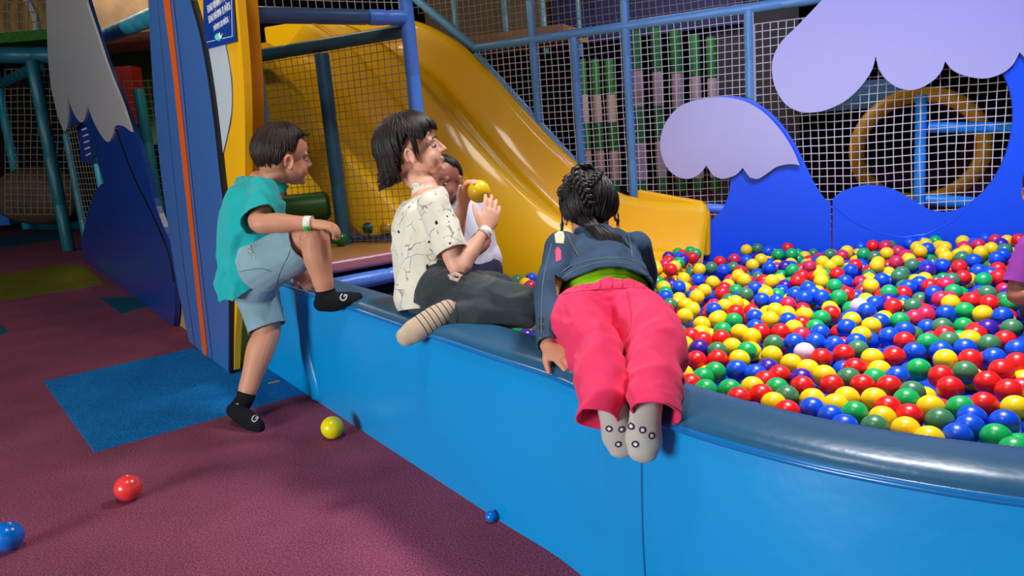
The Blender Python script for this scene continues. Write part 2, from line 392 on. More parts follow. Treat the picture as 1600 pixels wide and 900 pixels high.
# ------------------------------------------------------------------ wave slides (two side by side)
def bump1(x, c, w): t = abs(x-c)/w; return .5*(1+math.cos(math.pi*t)) if t < 1 else 0
def slide(w0, WT, shift, hb_keys, label, send=-.55, near_h=.30, s0=-3.3, skirt=True):
    S = [-3.5, -2.95, -2.72, -2.45, -2.2, -1.87, -1.5, -1.2, -.9, -.55]; Z = [1.72, 1.72, 1.68, 1.50, 1.20, .78, .385, .205, .135, .10]
    ss = np.linspace(s0, send, 70); zz = np.interp(ss, S, Z)
    for _ in range(6): zz[1:-1] = (zz[:-2]+2*zz[1:-1]+zz[2:])/4
    def cross(w, s):
        hb = float(np.interp(s, [-3.3, -2.6, -1.6, -.6], hb_keys)); h = 0
        hn = near_h*float(np.interp(s, [-3.3, -2.6, -1.3, -.95, -.78, -.72], [.8, .8, 1.0, .9, .5, 0]))
        if w < .18: h = max(h, hb*min(1, (.18-w)/.12)**1.4)
        if w > WT-.20: h = max(h, hn*min(1, (w-WT+.20)/.12)**1.4)
        h += .020*bump1(w, WT*.36, .09)+.020*bump1(w, WT*.68, .09)
        return h
    ws = sorted(set([round(float(x), 4) for x in list(np.linspace(0, .2, 14))+list(np.linspace(.2, WT-.2, 34))+list(np.linspace(WT-.2, WT, 12))]))
    rows = []
    for i, s in enumerate(ss):
        ds = ss[min(i+1, len(ss)-1)]-ss[max(i-1, 0)]; dz = zz[min(i+1, len(ss)-1)]-zz[max(i-1, 0)]
        t = Vector((ds, dz)).normalized(); nn = Vector((-t.y, t.x)); r = []
        for w in ws:
            h = cross(w, s); r.append(back(s+nn.x*h+shift, zz[i]+nn.y*h, .03+w0+w))
        h = cross(WT, s)
        r = [back(s+shift, max(.02, zz[i]-.06), w0)]+r+[back(s+nn.x*(h-.01)+shift, zz[i]+nn.y*(h-.01), .045+w0+WT), back(s+shift, .018 if skirt else max(.02, zz[i]-.08), .06+w0+WT)]
        rows.append(r)
    sl = empty('wave_slide', back(-1.6+shift, 0, w0+.6), label, 'slide')
    MB().grid(rows).build('chute', M_yel, sl, angle=60)
    e = rows[-1]
    MB().grid([e, [p+DB*.02+Vector((0, 0, -.012)) for p in e], [p+DB*.035+Vector((0, 0, -min(.09, max(0, p.z-.02)))) for p in e]]).build('end_lip', M_yel, sl, angle=60)
    return sl
sl = slide(0, 1.0, 0, [.26, .27, .31, .33], 'glossy yellow slide nearest the back net, running down into the ball pit', near_h=.19)
q = [back(-.98, .545, .015), back(-.52, .44, .015), back(-.47, .35, .015), back(-.48, .05, .015), back(-.98, .05, .015)]
ep = MB().prism(q, NB*.07).build('end_wall', M_yel, sl, smooth=False)
bm_ = ep.modifiers.new('b', 'BEVEL'); bm_.width = .018; bm_.segments = 4
slide(1.08, 1.0, -.25, [.20, .2, .2, .1], 'second yellow slide lane, seen through the net left of the corner post', near_h=.2, send=-1.62, s0=-2.72, skirt=False)
# ------------------------------------------------------------------ bay with platform, left of the slide
POST = front(.341, .80)
pz = 1.578
ptube(POST, POST+Vector((0, 0, 2.3)), .034, M_padblue, FP, 'royal blue padded corner post behind the boy in the patterned shirt')
b0 = front(.36, .08, pz); b1 = POST+Vector((0, 0, pz))
ptube(b0, b0+(b1-b0)*.72, .034, mat('tube_pad_slate', (64, 96, 140), .4), FB, 'slate blue padded beam from the yellow board to the corner post')
ptube(b0+(b1-b0)*.715, b1, .035, M_padblue, FB, 'short royal blue end pad joining the upper beam to the corner post')
b2a = POST+Vector((0, 0, pz-.055)); b2b = POST-DB*1.05+Vector((0, 0, pz-.075))
ptube(b2a, b2b, .032, mat('tube_pad_greyteal', (58, 96, 112), .42), FB, 'grey teal padded beam slanting back below the upper beam')
pp = POST-DB*.50
ptube(pp+Vector((0, 0, .5)), pp+Vector((0, 0, pz-.1)), .036, mat('tube_pad_steel', (52, 100, 130), .36), FP, 'steel blue post standing on the back edge of the padded platform')
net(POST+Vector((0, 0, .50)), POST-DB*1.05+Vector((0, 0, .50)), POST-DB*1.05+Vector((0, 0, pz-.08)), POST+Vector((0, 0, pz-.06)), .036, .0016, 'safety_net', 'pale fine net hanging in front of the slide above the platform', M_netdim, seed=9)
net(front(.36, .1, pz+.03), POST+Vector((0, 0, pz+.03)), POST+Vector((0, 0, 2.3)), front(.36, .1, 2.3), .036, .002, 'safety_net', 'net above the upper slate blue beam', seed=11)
# platform pad
ph = empty('padded_platform', front(.3, .4), 'tan topped padded platform with a pink front edge between boy and slide', 'padded platform')
fr0 = front(.42, .20); fr1 = front(.41, .84); bk0 = POST-DB*1.04; bk1 = POST+Vector((.03, .10, 0))
q = smooth_poly([fr0, fr0*.5+fr1*.5, fr1, bk1, bk0, front(-.55, .05), front(-.1, .03)], sub=3, corner=30)
o = MB().prism([p+Vector((0, 0, .455)) for p in q], (0, 0, .06)).build('platform_pad', [M_pink], ph, smooth=False)
bv = o.modifiers.new('b', 'BEVEL'); bv.width = .02; bv.segments = 4
c = sum(q, Vector())/len(q)
o = MB().prism([(c+(p-c)*.955)+Vector((0, 0, .512)) for p in q], (0, 0, .008)).build('platform_top', M_tan, ph, smooth=False)
bv = o.modifiers.new('b', 'BEVEL'); bv.width = .004; bv.segments = 2
ptube(front(.43, .24, .405), front(.41, .80, .405), .036, M_padblue, 'frame_beam', 'royal blue padded rail under the pink edge of the platform')
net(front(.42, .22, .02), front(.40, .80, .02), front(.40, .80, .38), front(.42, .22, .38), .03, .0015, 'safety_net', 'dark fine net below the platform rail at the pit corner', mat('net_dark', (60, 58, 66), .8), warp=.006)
bq = [POST-DB*.02+NB*-.05, POST-DB*.95+NB*-.05, POST-DB*.95+NB*-.30, POST+NB*-.28+DB*.0]
o = MB().prism([p+Vector((0, 0, .02)) for p in bq], (0, 0, .528)).build('foam_block', mat('foam_slate', (40, 60, 84), .6, bump=.2, bscale=6), smooth=False)
tag(o, 'dark slate foam block behind the net, carrying a few loose balls', 'foam block'); bv = o.modifiers.new('b', 'BEVEL'); bv.width = .02; bv.segments = 3
# ------------------------------------------------------------------ boards of the front line
def fpx(x, y, off=0): return plane_pt(x, y, A+N*(-.14+off), U)
def fpanel(px, off, th, m, name, parent, sub=4, corner=42):
    pts = smooth_poly([fpx(x, y, off) for x, y in px], sub=sub, corner=corner)
    for p in pts: p.z = max(p.z, .004)
    return MB().prism(pts, N*th).build(name, m, parent, smooth=False)
sb = empty('surfboard', fpx(315, 560), 'tall navy blue surfboard panel with an orange centre stripe', 'surfboard cutout')
blp = [(236, -60), (232, 0), (238, 120), (246, 220), (255, 300), (265, 370), (276, 440), (290, 510), (298, 543), (357, 582), (357, 400), (353, 350), (345, 290), (335, 200), (324, 120), (311, 50), (297, 0), (285, -60)]
fpanel(blp, -.02, .018, M_sand, 'board', sb)
fpanel([(252, -60), (258, -60), (264, 0), (275, 100), (289, 230), (303, 370), (315, 480), (325, 572), (318, 565), (309, 480), (297, 370), (282, 230), (268, 100), (255, 0)], -.026, .004, M_orange, 'centre_stripe', sb)
for nm, ln in (('pin_line', [(243, -40), (246, 0), (256, 110), (270, 260), (284, 390), (300, 510), (306, 552)]), ('pin_line', [(265, -40), (271, 0), (284, 110), (297, 250), (312, 390), (326, 510), (333, 572)])):
    MB().tube(smooth_poly([fpx(x, y, -.021) for x, y in ln], closed=False), .0016, 4).build(nm, M_black, sb)
fpanel([(297, 0), (311, 50), (324, 120), (335, 200), (345, 290), (353, 350), (357, 400), (357, 582), (360, 584), (361, 400), (357, 345), (349, 288), (339, 198), (328, 118), (315, 48), (302, 0)], -.021, .018, M_black, 'edge_trim', sb)
yb = empty('surfboard', fpx(372, 575, .12), 'bright yellow surfboard panel with a white curved field, holding the blue notice', 'surfboard cutout')
def ypx(x, y, off=0): return plane_pt(x, y, A+N*(-.145+off), U)
def yprism(px, off, th, m, name, sub=4):
    pts = smooth_poly([ypx(x, y, off) for x, y in px], sub=sub, corner=42)
    for p in pts: p.z = max(p.z, .004)
    return MB().prism(pts, N*th).build(name, m, yb, smooth=False)
ol = [(296, -60), (297, 15), (310, 70), (330, 200), (345, 300), (352, 400), (356, 480), (358, 576), (366, 578), (368, 520), (375, 430), (381, 340), (383, 250), (381, 130), (371, 0), (366, -60)]
yprism(ol, 0, .028, M_yb, 'board_face')
yprism(ol, .03, .072, M_yside, 'board_core')
yprism([(324, 5), (318, 100), (324, 120), (330, 160), (340, 240), (342, 268), (350, 235), (358, 200), (362, 165), (361, 120), (352, 70), (345, 40), (335, 10)], -.004, .004, mat('board_pale', (200, 210, 216), .35), 'pale_field')
MB().tube(smooth_poly([ypx(x, y, -.004) for x, y in ((335, 5), (345, 38), (353, 70), (361, 118), (363, 165), (358, 200), (350, 235), (342, 270), (343, 285))], closed=False), .0016, 4).build('pin_line', M_black, yb)
MB().prism([fpx(272, 380, .04), fpx(272, 520, .04), fpx(300, 540, .04), fpx(300, 380, .04)], N*.03).build('timber_strip', M_wood, smooth=False)
tag(bpy.data.objects['timber_strip'], 'bare plywood strip between the blue wave board and the navy surfboard', 'board')
ptube(front(.57, -.005, .5), front(.57, -.005, 2.3), .022, mat('tube_grey', (110, 116, 124), .5), FP, 'slim grey post at the right edge of the yellow board')
# notice
nt_ = empty('notice', ypx(345, 40, -.012), 'blue rectangular notice with white lettering on the yellow surfboard', 'sign')
npx = [(316, -55), (319, 78), (368, 65), (358, -60)]
MB().prism([ypx(x, y, -.010) for x, y in npx], N*.005).build('notice_sheet', mat('notice_blue', (14, 62, 150), .3), nt_, smooth=False)
# text laid in the notice's plane
fu = U; fv = Vector((0, 0, 1))
def text3(s, x, y, h, m, parent, name, off=-.013, bold=.0, plane=ypx, width=None):
    cu = bpy.data.curves.new(name, 'FONT'); cu.body = s; cu.align_x = 'CENTER'; cu.align_y = 'CENTER'; cu.size = h; cu.extrude = .0006; cu.offset = bold
    o = bpy.data.objects.new(name, cu); SC.collection.objects.link(o)
    dg = bpy.context.evaluated_depsgraph_get(); me = bpy.data.meshes.new_from_object(o.evaluated_get(dg)); bpy.data.objects.remove(o)
    xs = [v.co.x for v in me.vertices]; kx = (width/(max(xs)-min(xs))) if width else 1
    p = plane(x, y, off)
    R = Matrix(((U.x, 0, -N.x), (U.y, 0, -N.y), (0, 1, 0)))
    for v in me.vertices: v.co = R @ Vector((v.co.x*kx, v.co.y, v.co.z))
    me.materials.append(m); q = bpy.data.objects.new(name, me); SC.collection.objects.link(q); q.parent = parent; q.location = p-world_loc(parent); return q
M_txt = mat('lettering_white', (235, 238, 245), .5)
w_ = (ypx(361, 20, -.013)-ypx(322, 20, -.013)).length
text3('EDAD MÍNIMA 7 AÑOS', 340, 4, .036, M_txt, nt_, 'lettering', bold=.0002, width=w_*.92)
text3('EDAD MÁXIMA 12 AÑOS', 342, 21, .036, M_txt, nt_, 'lettering', bold=.0002, width=w_*.92)
text3('MÁXIMO 20 NIÑOS', 345, 38, .028, M_txt, nt_, 'lettering', bold=0, width=w_*.62)
for a_, b_2 in (((323, 66), (336, 63)), ((348, 60), (363, 57))):
    MB().tube([ypx(*a_, -.012), ypx(*b_2, -.012)], .0014, 4).build('rule_line', M_txt, nt_)
MB().tube([ypx(363, 57, -.012), ypx(361, -40, -.012)], .0012, 4).build('rule_line', M_txt, nt_)
MB().ball(ypx(342, 58, -.012), (.016, .004, .014)).build('emblem', mat('emblem_green', (70, 190, 170), .5), nt_)
MB().add([ypx(x, y, -.0125) for x, y in ((337, 52), (340, 56), (343, 50), (345, 56), (348, 51), (346, 60), (339, 61))], [(0, 1, 2, 3, 4, 5, 6)]).build('emblem', M_txt, nt_, smooth=False)
# big wave board on the left, mostly in shade
wl = empty('wave_cutout', fpx(200, 470), 'dark blue wave board with grey foam crest, left of the surfboards', 'wave cutout')
def lpx(px, off, th, m, name, corner=42): return fpanel(px, off, th, m, name, wl, corner=corner)
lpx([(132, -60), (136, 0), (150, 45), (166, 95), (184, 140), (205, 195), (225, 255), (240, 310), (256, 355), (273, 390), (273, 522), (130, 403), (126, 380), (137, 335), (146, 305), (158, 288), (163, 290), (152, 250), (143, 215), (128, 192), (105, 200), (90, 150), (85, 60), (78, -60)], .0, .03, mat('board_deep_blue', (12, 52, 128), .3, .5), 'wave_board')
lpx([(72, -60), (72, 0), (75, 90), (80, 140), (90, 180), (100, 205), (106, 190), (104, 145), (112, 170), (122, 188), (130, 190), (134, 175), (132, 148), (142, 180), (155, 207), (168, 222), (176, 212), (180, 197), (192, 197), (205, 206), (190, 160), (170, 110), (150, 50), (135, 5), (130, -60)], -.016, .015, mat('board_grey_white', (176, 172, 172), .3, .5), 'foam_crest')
MB().tube(smooth_poly([fpx(x, y, -.006) for x, y in ((130, 60), (200, 255), (235, 330), (262, 395), (271, 440))], closed=False), .006, 5).build('engraved_line', M_black, wl)
# net and tubes behind the left boards
def lz(x, y, off, z):
    p = fpx(x, y, off); p.z = z; return p
def vz(x, d, z):
    p = P(x, 250, d); p.z = z; return p
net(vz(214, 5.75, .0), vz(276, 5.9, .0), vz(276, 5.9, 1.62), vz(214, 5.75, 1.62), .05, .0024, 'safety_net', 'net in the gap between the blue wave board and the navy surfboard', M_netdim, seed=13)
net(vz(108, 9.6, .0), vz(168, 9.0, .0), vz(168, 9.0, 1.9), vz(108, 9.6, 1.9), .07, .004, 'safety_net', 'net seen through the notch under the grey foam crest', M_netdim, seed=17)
def lz(x, y, off, z):
    p = fpx(x, y, off); p.z = z; return p
ptube(lz(218, 150, .22, 0), lz(218, 150, .22, 1.55), .04, M_padteal, FP, 'teal post between the wave board and the navy surfboard')
ptube(fpx(150, 62, .22), fpx(250, 22, .22), .055, M_padteal, FB, 'thick teal beam above the gap beside the navy surfboard')
ptube(lz(113, 260, .2, 0), lz(113, 260, .2, 1.5), .05, M_padteal, FP, 'teal post seen below the grey foam crest, left')
ptube(lz(150, 240, .2, 0), lz(150, 240, .2, 1.5), .045, M_padteal, FP, 'teal post seen below the grey foam crest, right')
o = MB().prism([fpx(x, y, .12) for x, y in ((121, 190), (126, 252), (146, 257), (137, 192))], N*.01).build('hanging_sign', mat('sign_navy', (20, 52, 130), .4), smooth=False)
tag(o, 'small navy sign with white lines hanging below the grey foam crest', 'sign')
for k in range(5):
    y0 = 200+k*10; MB().tube([fpx(128+k*1.6, y0+3, .115), fpx(136+k*1.2, y0, .115)], .007, 4).build('text_line', M_txt, o, smooth=False)
# ------------------------------------------------------------------ far left play structure
M_tealb = mat('tube_pad_cyan', (30, 165, 190), .35)
M_teald = mat('tube_pad_darkteal', (22, 96, 112), .4)
def vpost(xb, yb_, ztop, r, m, lb):
    p = PZ(xb, yb_, 0); ptube(p, p+Vector((0, 0, ztop)), r, m, FP, lb, step=.5); return p
p1 = vpost(43, 358, 3.35, .085, M_tealb, 'bright teal post of the far climbing frame, in front at left')
p2 = vpost(24, 348, 3.3, .08, M_tealb, 'bright teal post at the left picture edge')
p3 = vpost(108, 392, 2.4, .075, M_teald, 'thick dark teal post left of the wave board')
def far(x, y, d): return P(x, y, d)
ptube(far(-40, 86, 9.6), far(100, 86, 9.6), .10, M_teald, FB, 'thick dark teal beam under the green turf edge, upper left')
ptube(far(3, 131, 12), far(60, 103, 9.9), .075, M_teald, FB, 'dark teal brace slanting below the upper left beam')
ptube(PZ(50, 350, 0)+Vector((0, 0, .3)), PZ(140, 345, 0)+Vector((0, 0, .25)), .085, M_teald, FB, 'low dark teal rail near the floor of the far frame')
ptube(PZ(55, 362, 0)+Vector((0, 0, .09)), PZ(128, 360, 0)+Vector((0, 0, .09)), .075, M_teald, FB, 'lowest dark teal rail lying on the far floor')
o = MB().box(far(25, 70, 10.2), 2.6, 1.2, .12).build('turf_deck', M_green, smooth=False); tag(o, 'green turf covered deck edge at the upper left', 'deck')
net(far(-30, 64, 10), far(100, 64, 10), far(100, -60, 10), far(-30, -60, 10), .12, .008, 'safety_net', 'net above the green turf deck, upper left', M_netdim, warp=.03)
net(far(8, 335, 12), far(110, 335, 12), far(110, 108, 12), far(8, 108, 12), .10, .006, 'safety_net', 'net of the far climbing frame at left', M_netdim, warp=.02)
o = MB().box(far(50, -10, 11.5), 3.2, .3, 1.6).build('yellow_arch_panel', mat('ochre_panel', (176, 128, 50), .6, var=.2, vscale=2), smooth=False); tag(o, 'ochre panel behind the upper left net', 'panel')
r_pts = [far(22, 35, 11)+Vector((.32*math.cos(a), 0, .45*math.sin(a))) for a in np.linspace(0, 2*math.pi, 25)]
o = MB().tube(r_pts, .05, 8).build('white_ring', mat('ring_white', (190, 190, 180), .5)); tag(o, 'white ring behind the net at the top left', 'ring')
# beige playhouse behind the wave board
ph_ = far(190, 15, 7.5)
o = MB().box(ph_, 1.0, .8, .72).build('playhouse_wall', mat('beige_stone', (165, 132, 92), .8, bump=.5, bscale=10, var=.2, vscale=5), smooth=False); tag(o, 'beige rough wall of the playhouse above the teal beam', 'playhouse')
bv = o.modifiers.new('b', 'BEVEL'); bv.width = .12; bv.segments = 4
o = MB().box(far(232, 140, 8.5), .9, .3, 1.2).build('soft_block', mat('block_green', (70, 120, 40), .6)); tag(o, 'green soft block glimpsed through the net beside the navy surfboard', 'soft block')
o = MB().box(far(198, 150, 7.0), .25, .2, .5).build('soft_block', mat('block_red', (190, 52, 30), .6)); tag(o, 'red soft block glimpsed through the net beside the wave board', 'soft block')
o = MB().ball(far(60, 305, 12.6), (.75, .4, .48)).build('storage_sack', mat('sack_brown', (96, 76, 56), .8, bump=.6, bscale=5, var=.3, vscale=3)); tag(o, 'brown bulky sack behind the far net at left', 'sack')
o = MB().box(far(10, 322, 13), .18, .3, .62).build('blue_bin', mat('bin_blue', (20, 110, 190), .4)); tag(o, 'blue bin at the left picture edge near the far posts', 'bin')
# ------------------------------------------------------------------ behind the back net
def col(x, ytop, ybot, d, r, k):
    base = P(x, ybot, d); topz = P(x, ytop, d).z; z0 = max(0, base.z); H_ = topz-z0; mb = MB()
    o = empty('striped_column', (base.x, base.y, z0), ['green and white striped hanging roller behind the net, first to the right of the tall post', 'green and white striped roller, second from the tall post', 'green and white striped roller, third from the tall post', 'green and white striped roller, fourth from the tall post', 'green and white striped roller nearest the small wave board', 'dim striped roller between the two short posts', 'dim striped roller just right of the shorter post', 'dim striped roller left of the tall post'][k], 'striped roller', 'striped rollers behind the back net')
    cuts = [0, .09, .32, .53, .74, 1.0]
    for i in range(5):
        a = z0+H_*cuts[i]; b = z0+H_*cuts[i+1]
        m = mat('roller_green', (42, 120, 44), .5) if i % 2 == 0 else mat('roller_white', (200, 172, 160), .6)
        MB().tube([(base.x, base.y, a+.002), (base.x, base.y, (a+b)/2), (base.x, base.y, b-.002)], [r*.96, r, r*.96], 14).build('roller_band', m, o)
for k, (x, yt, yb2, d) in enumerate([(1005, 45, 305, 6.6), (1035, 48, 300, 6.7), (1064, 52, 300, 6.8), (1093, 58, 300, 6.9), (1118, 62, 298, 7.0), (920, 95, 300, 7.6), (940, 95, 300, 7.7), (962, 95, 300, 7.8)]):
    col(x, yt, yb2, d, .047 if k < 5 else .05, k)
o = MB().box(P(800, 66, 6.9), 1.2, .7, .10, Matrix.Rotation(math.radians(-23), 3, 'Z')).build('tan_deck', mat('tan_deck_foam', (150, 104, 66), .6), smooth=False); tag(o, 'tan padded deck edge above the long beam, right of the slide top', 'deck')
for k, (x, d) in enumerate([(712, 7.5), (790, 7.2), (850, 7.4), (905, 8)]):
    a = P(x, 40, d); ptube((a.x, a.y, 1.75), (a.x, a.y, 3.2), .03, mat('tube_pad_pale', (90, 140, 160), .3), FP, 'slim pale post on the upper deck, %s' % ['nearest the slide top', 'behind the tan deck', 'over the short post', 'left of the tall post'][k])
a = P(1436, 232, 6.2); c_ = a; rr = .46
pts = [c_+DB*rr*math.cos(t)+Vector((0, 0, rr*.92*math.sin(t))) for t in np.linspace(0, 2*math.pi, 41)]
o = MB().tube(pts, .062, 10).build('tunnel_ring', mat('ring_ochre', (244, 176, 40), .4)); tag(o, 'ochre yellow round tunnel mouth seen through the big wave net', 'tunnel')
rows = []
for dd, k in ((0, .95), (.3, .93), (.8, .9)):
    rows.append([c_+DB*rr*k*math.cos(t)+Vector((0, 0, rr*.92*k*math.sin(t)))-NB*dd for t in np.linspace(0, 2*math.pi, 41)])
MB().grid(rows).build('tunnel_liner', mat('liner_maroon', (92, 34, 26), .5), o)
# dim things filling the dark behind the net
rd = random.Random(3)
for k, (x, y, d, sx, sz, c, lb) in enumerate([(1330, 150, 7.2, .9, .25, (60, 110, 130), 'dim teal beam end behind the big wave net'), (1010, 20, 8.2, 2.0, .5, (28, 30, 84), 'dark indigo panel above the long beam behind the tall post'), (760, 20, 8.6, 1.4, .9, (96, 74, 50), 'brown panel on the upper deck right of the slide top'), (930, 12, 8.4, .3, .5, (60, 96, 30), 'green block on the upper deck above the short post'), (1180, 200, 8.2, .9, 2.6, (52, 46, 44), 'dark grey mass behind the net at the small wave')]):
    o = MB().box(P(x, y, d), sx, .3, sz, Matrix.Rotation(math.radians(-23), 3, 'Z')).build('play_panel', mat('dim_%d' % k, c, .7, var=.2, vscale=3), smooth=False); tag(o, lb, 'panel')
# green roll and balls beyond the platform
gp = P(470, 332, 3.95)
o = MB().tube([gp+Vector((-.22, -.02, .02)), gp+Vector((-.20, -.02, .02)), gp+Vector((.12, .06, .02)), gp+Vector((.14, .065, .02))], [.05, .075, .075, .05], 20).build('bolster', mat('bolster_green', (36, 92, 26), .4, bump=.3, bscale=8)); tag(o, 'dark green cylindrical bolster behind the crouching boy, on the platform', 'bolster')
# ================================================================== PEOPLE: tools
OCCLUDERS = ['front_face', 'top_cover', 'body', 'jacket', 'trousers', 't_shirt', 'chute']
V = Vector
def loft(mb, pts, side=(1, 0, 0), n=18, sub=5, cap='round'):
    """closed limb: pts = [(centre, r_side, r_perp[, side])], interpolated; rounded or flat ends"""
    C_ = [V(p[0]) for p in pts]; m = len(C_); cs = []
    for i in range(m-1):
        p1, p2 = C_[i], C_[i+1]; p0 = C_[i-1] if i else 2*p1-p2; p3 = C_[i+2] if i+2 < m else 2*p2-p1
        for k in range(sub):
            t = k/sub; q = .5*((2*p1)+(-p0+p2)*t+(2*p0-5*p1+4*p2-p3)*t*t+(-p0+3*p1-3*p2+p3)*t**3)
            e = t*t*(3-2*t); s0 = V(pts[i][3] if len(pts[i]) > 3 else side); s1 = V(pts[i+1][3] if len(pts[i+1]) > 3 else side)
            cs.append((q, pts[i][1]*(1-e)+pts[i+1][1]*e, pts[i][2]*(1-e)+pts[i+1][2]*e, s0.lerp(s1, e)))
    cs.append((C_[-1], pts[-1][1], pts[-1][2], V(pts[-1][3] if len(pts[-1]) > 3 else side)))
    secs = []
    for i, (q, a, b, s) in enumerate(cs):
        t = (cs[min(i+1, len(cs)-1)][0]-cs[max(i-1, 0)][0]).normalized(); secs.append((q, a, b, s, t))
    if cap == 'round':
        def ends(sec, sg):
            q, a, b, s, t = sec; r = min(a, b); return [(q+t*sg*r*math.sin(x), a*math.cos(x), b*math.cos(x), s, t) for x in (.45, .9, 1.25, 1.48)]
        secs = ends(secs[0], -1)[::-1]+secs+ends(secs[-1], 1)
    vs = []; fs = []
    for q, a, b, s, t in secs:
        x = (s-t*s.dot(t)).normalized(); y = t.cross(x)
        for k in range(n):
            an = 2*math.pi*k/n; vs.append(q+x*a*math.cos(an)+y*b*math.sin(an))
    L = len(secs)
    for i in range(L-1):
        for k in range(n): fs.append((i*n+k, i*n+(k+1) % n, (i+1)*n+(k+1) % n, (i+1)*n+k))
    fs.append(tuple(range(n))[::-1]); fs.append(tuple(range((L-1)*n, L*n)))
    mb.add(vs, fs)
def frame(f, u):
    f = V(f).normalized(); u = V(u); u = (u-f*u.dot(f)).normalized(); s = f.cross(u)   # s = the figure's right
    return Matrix((s, f, u)).transposed()
def ell(mb, c, r, M=None): mb.ball(c, r, 20, 14, M)
def finish(name, mb, m, parent, voxel=.0045, it=4, cuts=(), fold=0, fscale=9, fdir=None, seed=0, thick=.003, label=None, zmin=None, soft=None):
    me = bpy.data.meshes.new(name); me.from_pydata([tuple(v) for v in mb.v], [], mb.f)
    b = bmesh.new(); b.from_mesh(me); bmesh.ops.recalc_face_normals(b, faces=b.faces); b.to_mesh(me); b.free()
    o = bpy.data.objects.new(name, me); SC.collection.objects.link(o)
    r = o.modifiers.new('r', 'REMESH'); r.mode = 'VOXEL'; r.voxel_size = voxel
    s = o.modifiers.new('s', 'SMOOTH'); s.factor = .5; s.iterations = it
    dg = bpy.context.evaluated_depsgraph_get(); m2 = bpy.data.meshes.new_from_object(o.evaluated_get(dg)); o.modifiers.clear(); o.data = m2; bpy.data.meshes.remove(me); me = m2
    b = bmesh.new(); b.from_mesh(me)
    if fold:
        b.normal_update(); sc = V(fdir) if fdir else V((1, 1, 1))
        dv = []
        for v in b.verts:
            q = V((v.co.x*sc.x, v.co.y*sc.y, v.co.z*sc.z))*fscale+V((seed, seed*2, 0)); q += noise.noise_vector(q*.6)*.8
            h = -abs(noise.noise(q))*1.6+.35+.5*noise.noise(q*.45)+.25*(-abs(noise.noise(q*2.3))+.2)
            dv.append(v.normal*max(h, -.55)*fold)
        for v, d in zip(b.verts, dv): v.co += d
    for p, d, rad in cuts:
        p = V(p); d = V(d).normalized()
        fs = [f for f in b.faces if (f.calc_center_median()-p).length < rad]
        g = set(fs)
        for f in fs: g.update(f.edges); g.update(f.verts)
        bmesh.ops.bisect_plane(b, geom=list(g), dist=1e-5, plane_co=p, plane_no=d, clear_outer=True)
    if cuts:      # keep only the garment itself, not cut-off ends
        seen = set(); best = []
        for v0 in b.verts:
            if v0 in seen: continue
            st = [v0]; comp = []; seen.add(v0)
            while st:
                v = st.pop(); comp.append(v)
                for e in v.link_edges:
                    w = e.other_vert(v)
                    if w not in seen: seen.add(w); st.append(w)
            if len(comp) > len(best): best = comp
        bs = set(best); bmesh.ops.delete(b, geom=[v for v in b.verts if v not in bs], context='VERTS')
    if zmin is not None:
        for v in b.verts: v.co.z = max(v.co.z, zmin)
    if soft: 
        for v in b.verts: v.co = soft(v.co)
    for f in b.faces: f.smooth = True
    b.to_mesh(me); b.free()
    if cuts:
        s = o.modifiers.new('t', 'SOLIDIFY'); s.thickness = thick; s.offset = -1
        dg = bpy.context.evaluated_depsgraph_get(); m3 = bpy.data.meshes.new_from_object(o.evaluated_get(dg)); o.modifiers.clear(); o.data = m3
    o.data.materials.clear(); o.data.materials.append(m)
    for p_ in o.data.polygons: p_.use_smooth = True
    if parent: o.parent = parent; o.location = -world_loc(parent)
    if label: o['label'] = label
    return o
def hand(mb, w, d, pn, th=1, curl=(.3, .3, .3, .3), s=1.0, thumb=(.75, .65, .1), spread=.06):
    """wrist point, hand direction, palm normal, th=+1: thumb on the y side (pn x d)"""
    d = V(d).normalized(); pn = V(pn); pn = (pn-d*pn.dot(d)).normalized(); y = pn.cross(d)*th
    g = lambda a, b_, c: V(w)+(d*a+y*b_+pn*c)*s
    loft(mb, [(g(-.012, 0, 0), .021*s, .016*s), (g(.012, .002, 0), .026*s, .014*s), (g(.04, 0, .0), .033*s, .013*s), (g(.066, 0, -.001), .031*s, .010*s)], y)
    for k, (by, L_, rr) in enumerate(((.024, .050, .0078), (.008, .056, .0080), (-.008, .052, .0076), (-.0235, .041, .0068))):
        p = g(.062, by, 0); a = 0; dd = (d+y*spread*(1.2-k)).normalized(); pts = [(p, rr*s, rr*s)]
        for j, fr in enumerate((.42, .32, .26)):
            a += curl[k]*(.75, 1.05, .75)[j]; v = dd*math.cos(a)+pn*math.sin(a); p = p+v*L_*fr*s*1.08; pts.append((p, rr*s*(.97, .92, .82)[j], rr*s*(.97, .92, .82)[j]))
        loft(mb, pts, y, n=10, sub=3)
    p = g(.012, .020, .002); t1 = (d*thumb[0]+y*thumb[1]+pn*thumb[2]).normalized(); q = p+t1*.03*s; t2 = (t1+d*.5+pn*.25).normalized()
    loft(mb, [(p, .011*s, .011*s), (q, .0095*s, .0095*s), (q+t2*.022*s, .0085*s, .0085*s), (q+t2*.038*s, .007*s, .007*s)], pn, n=10, sub=3)
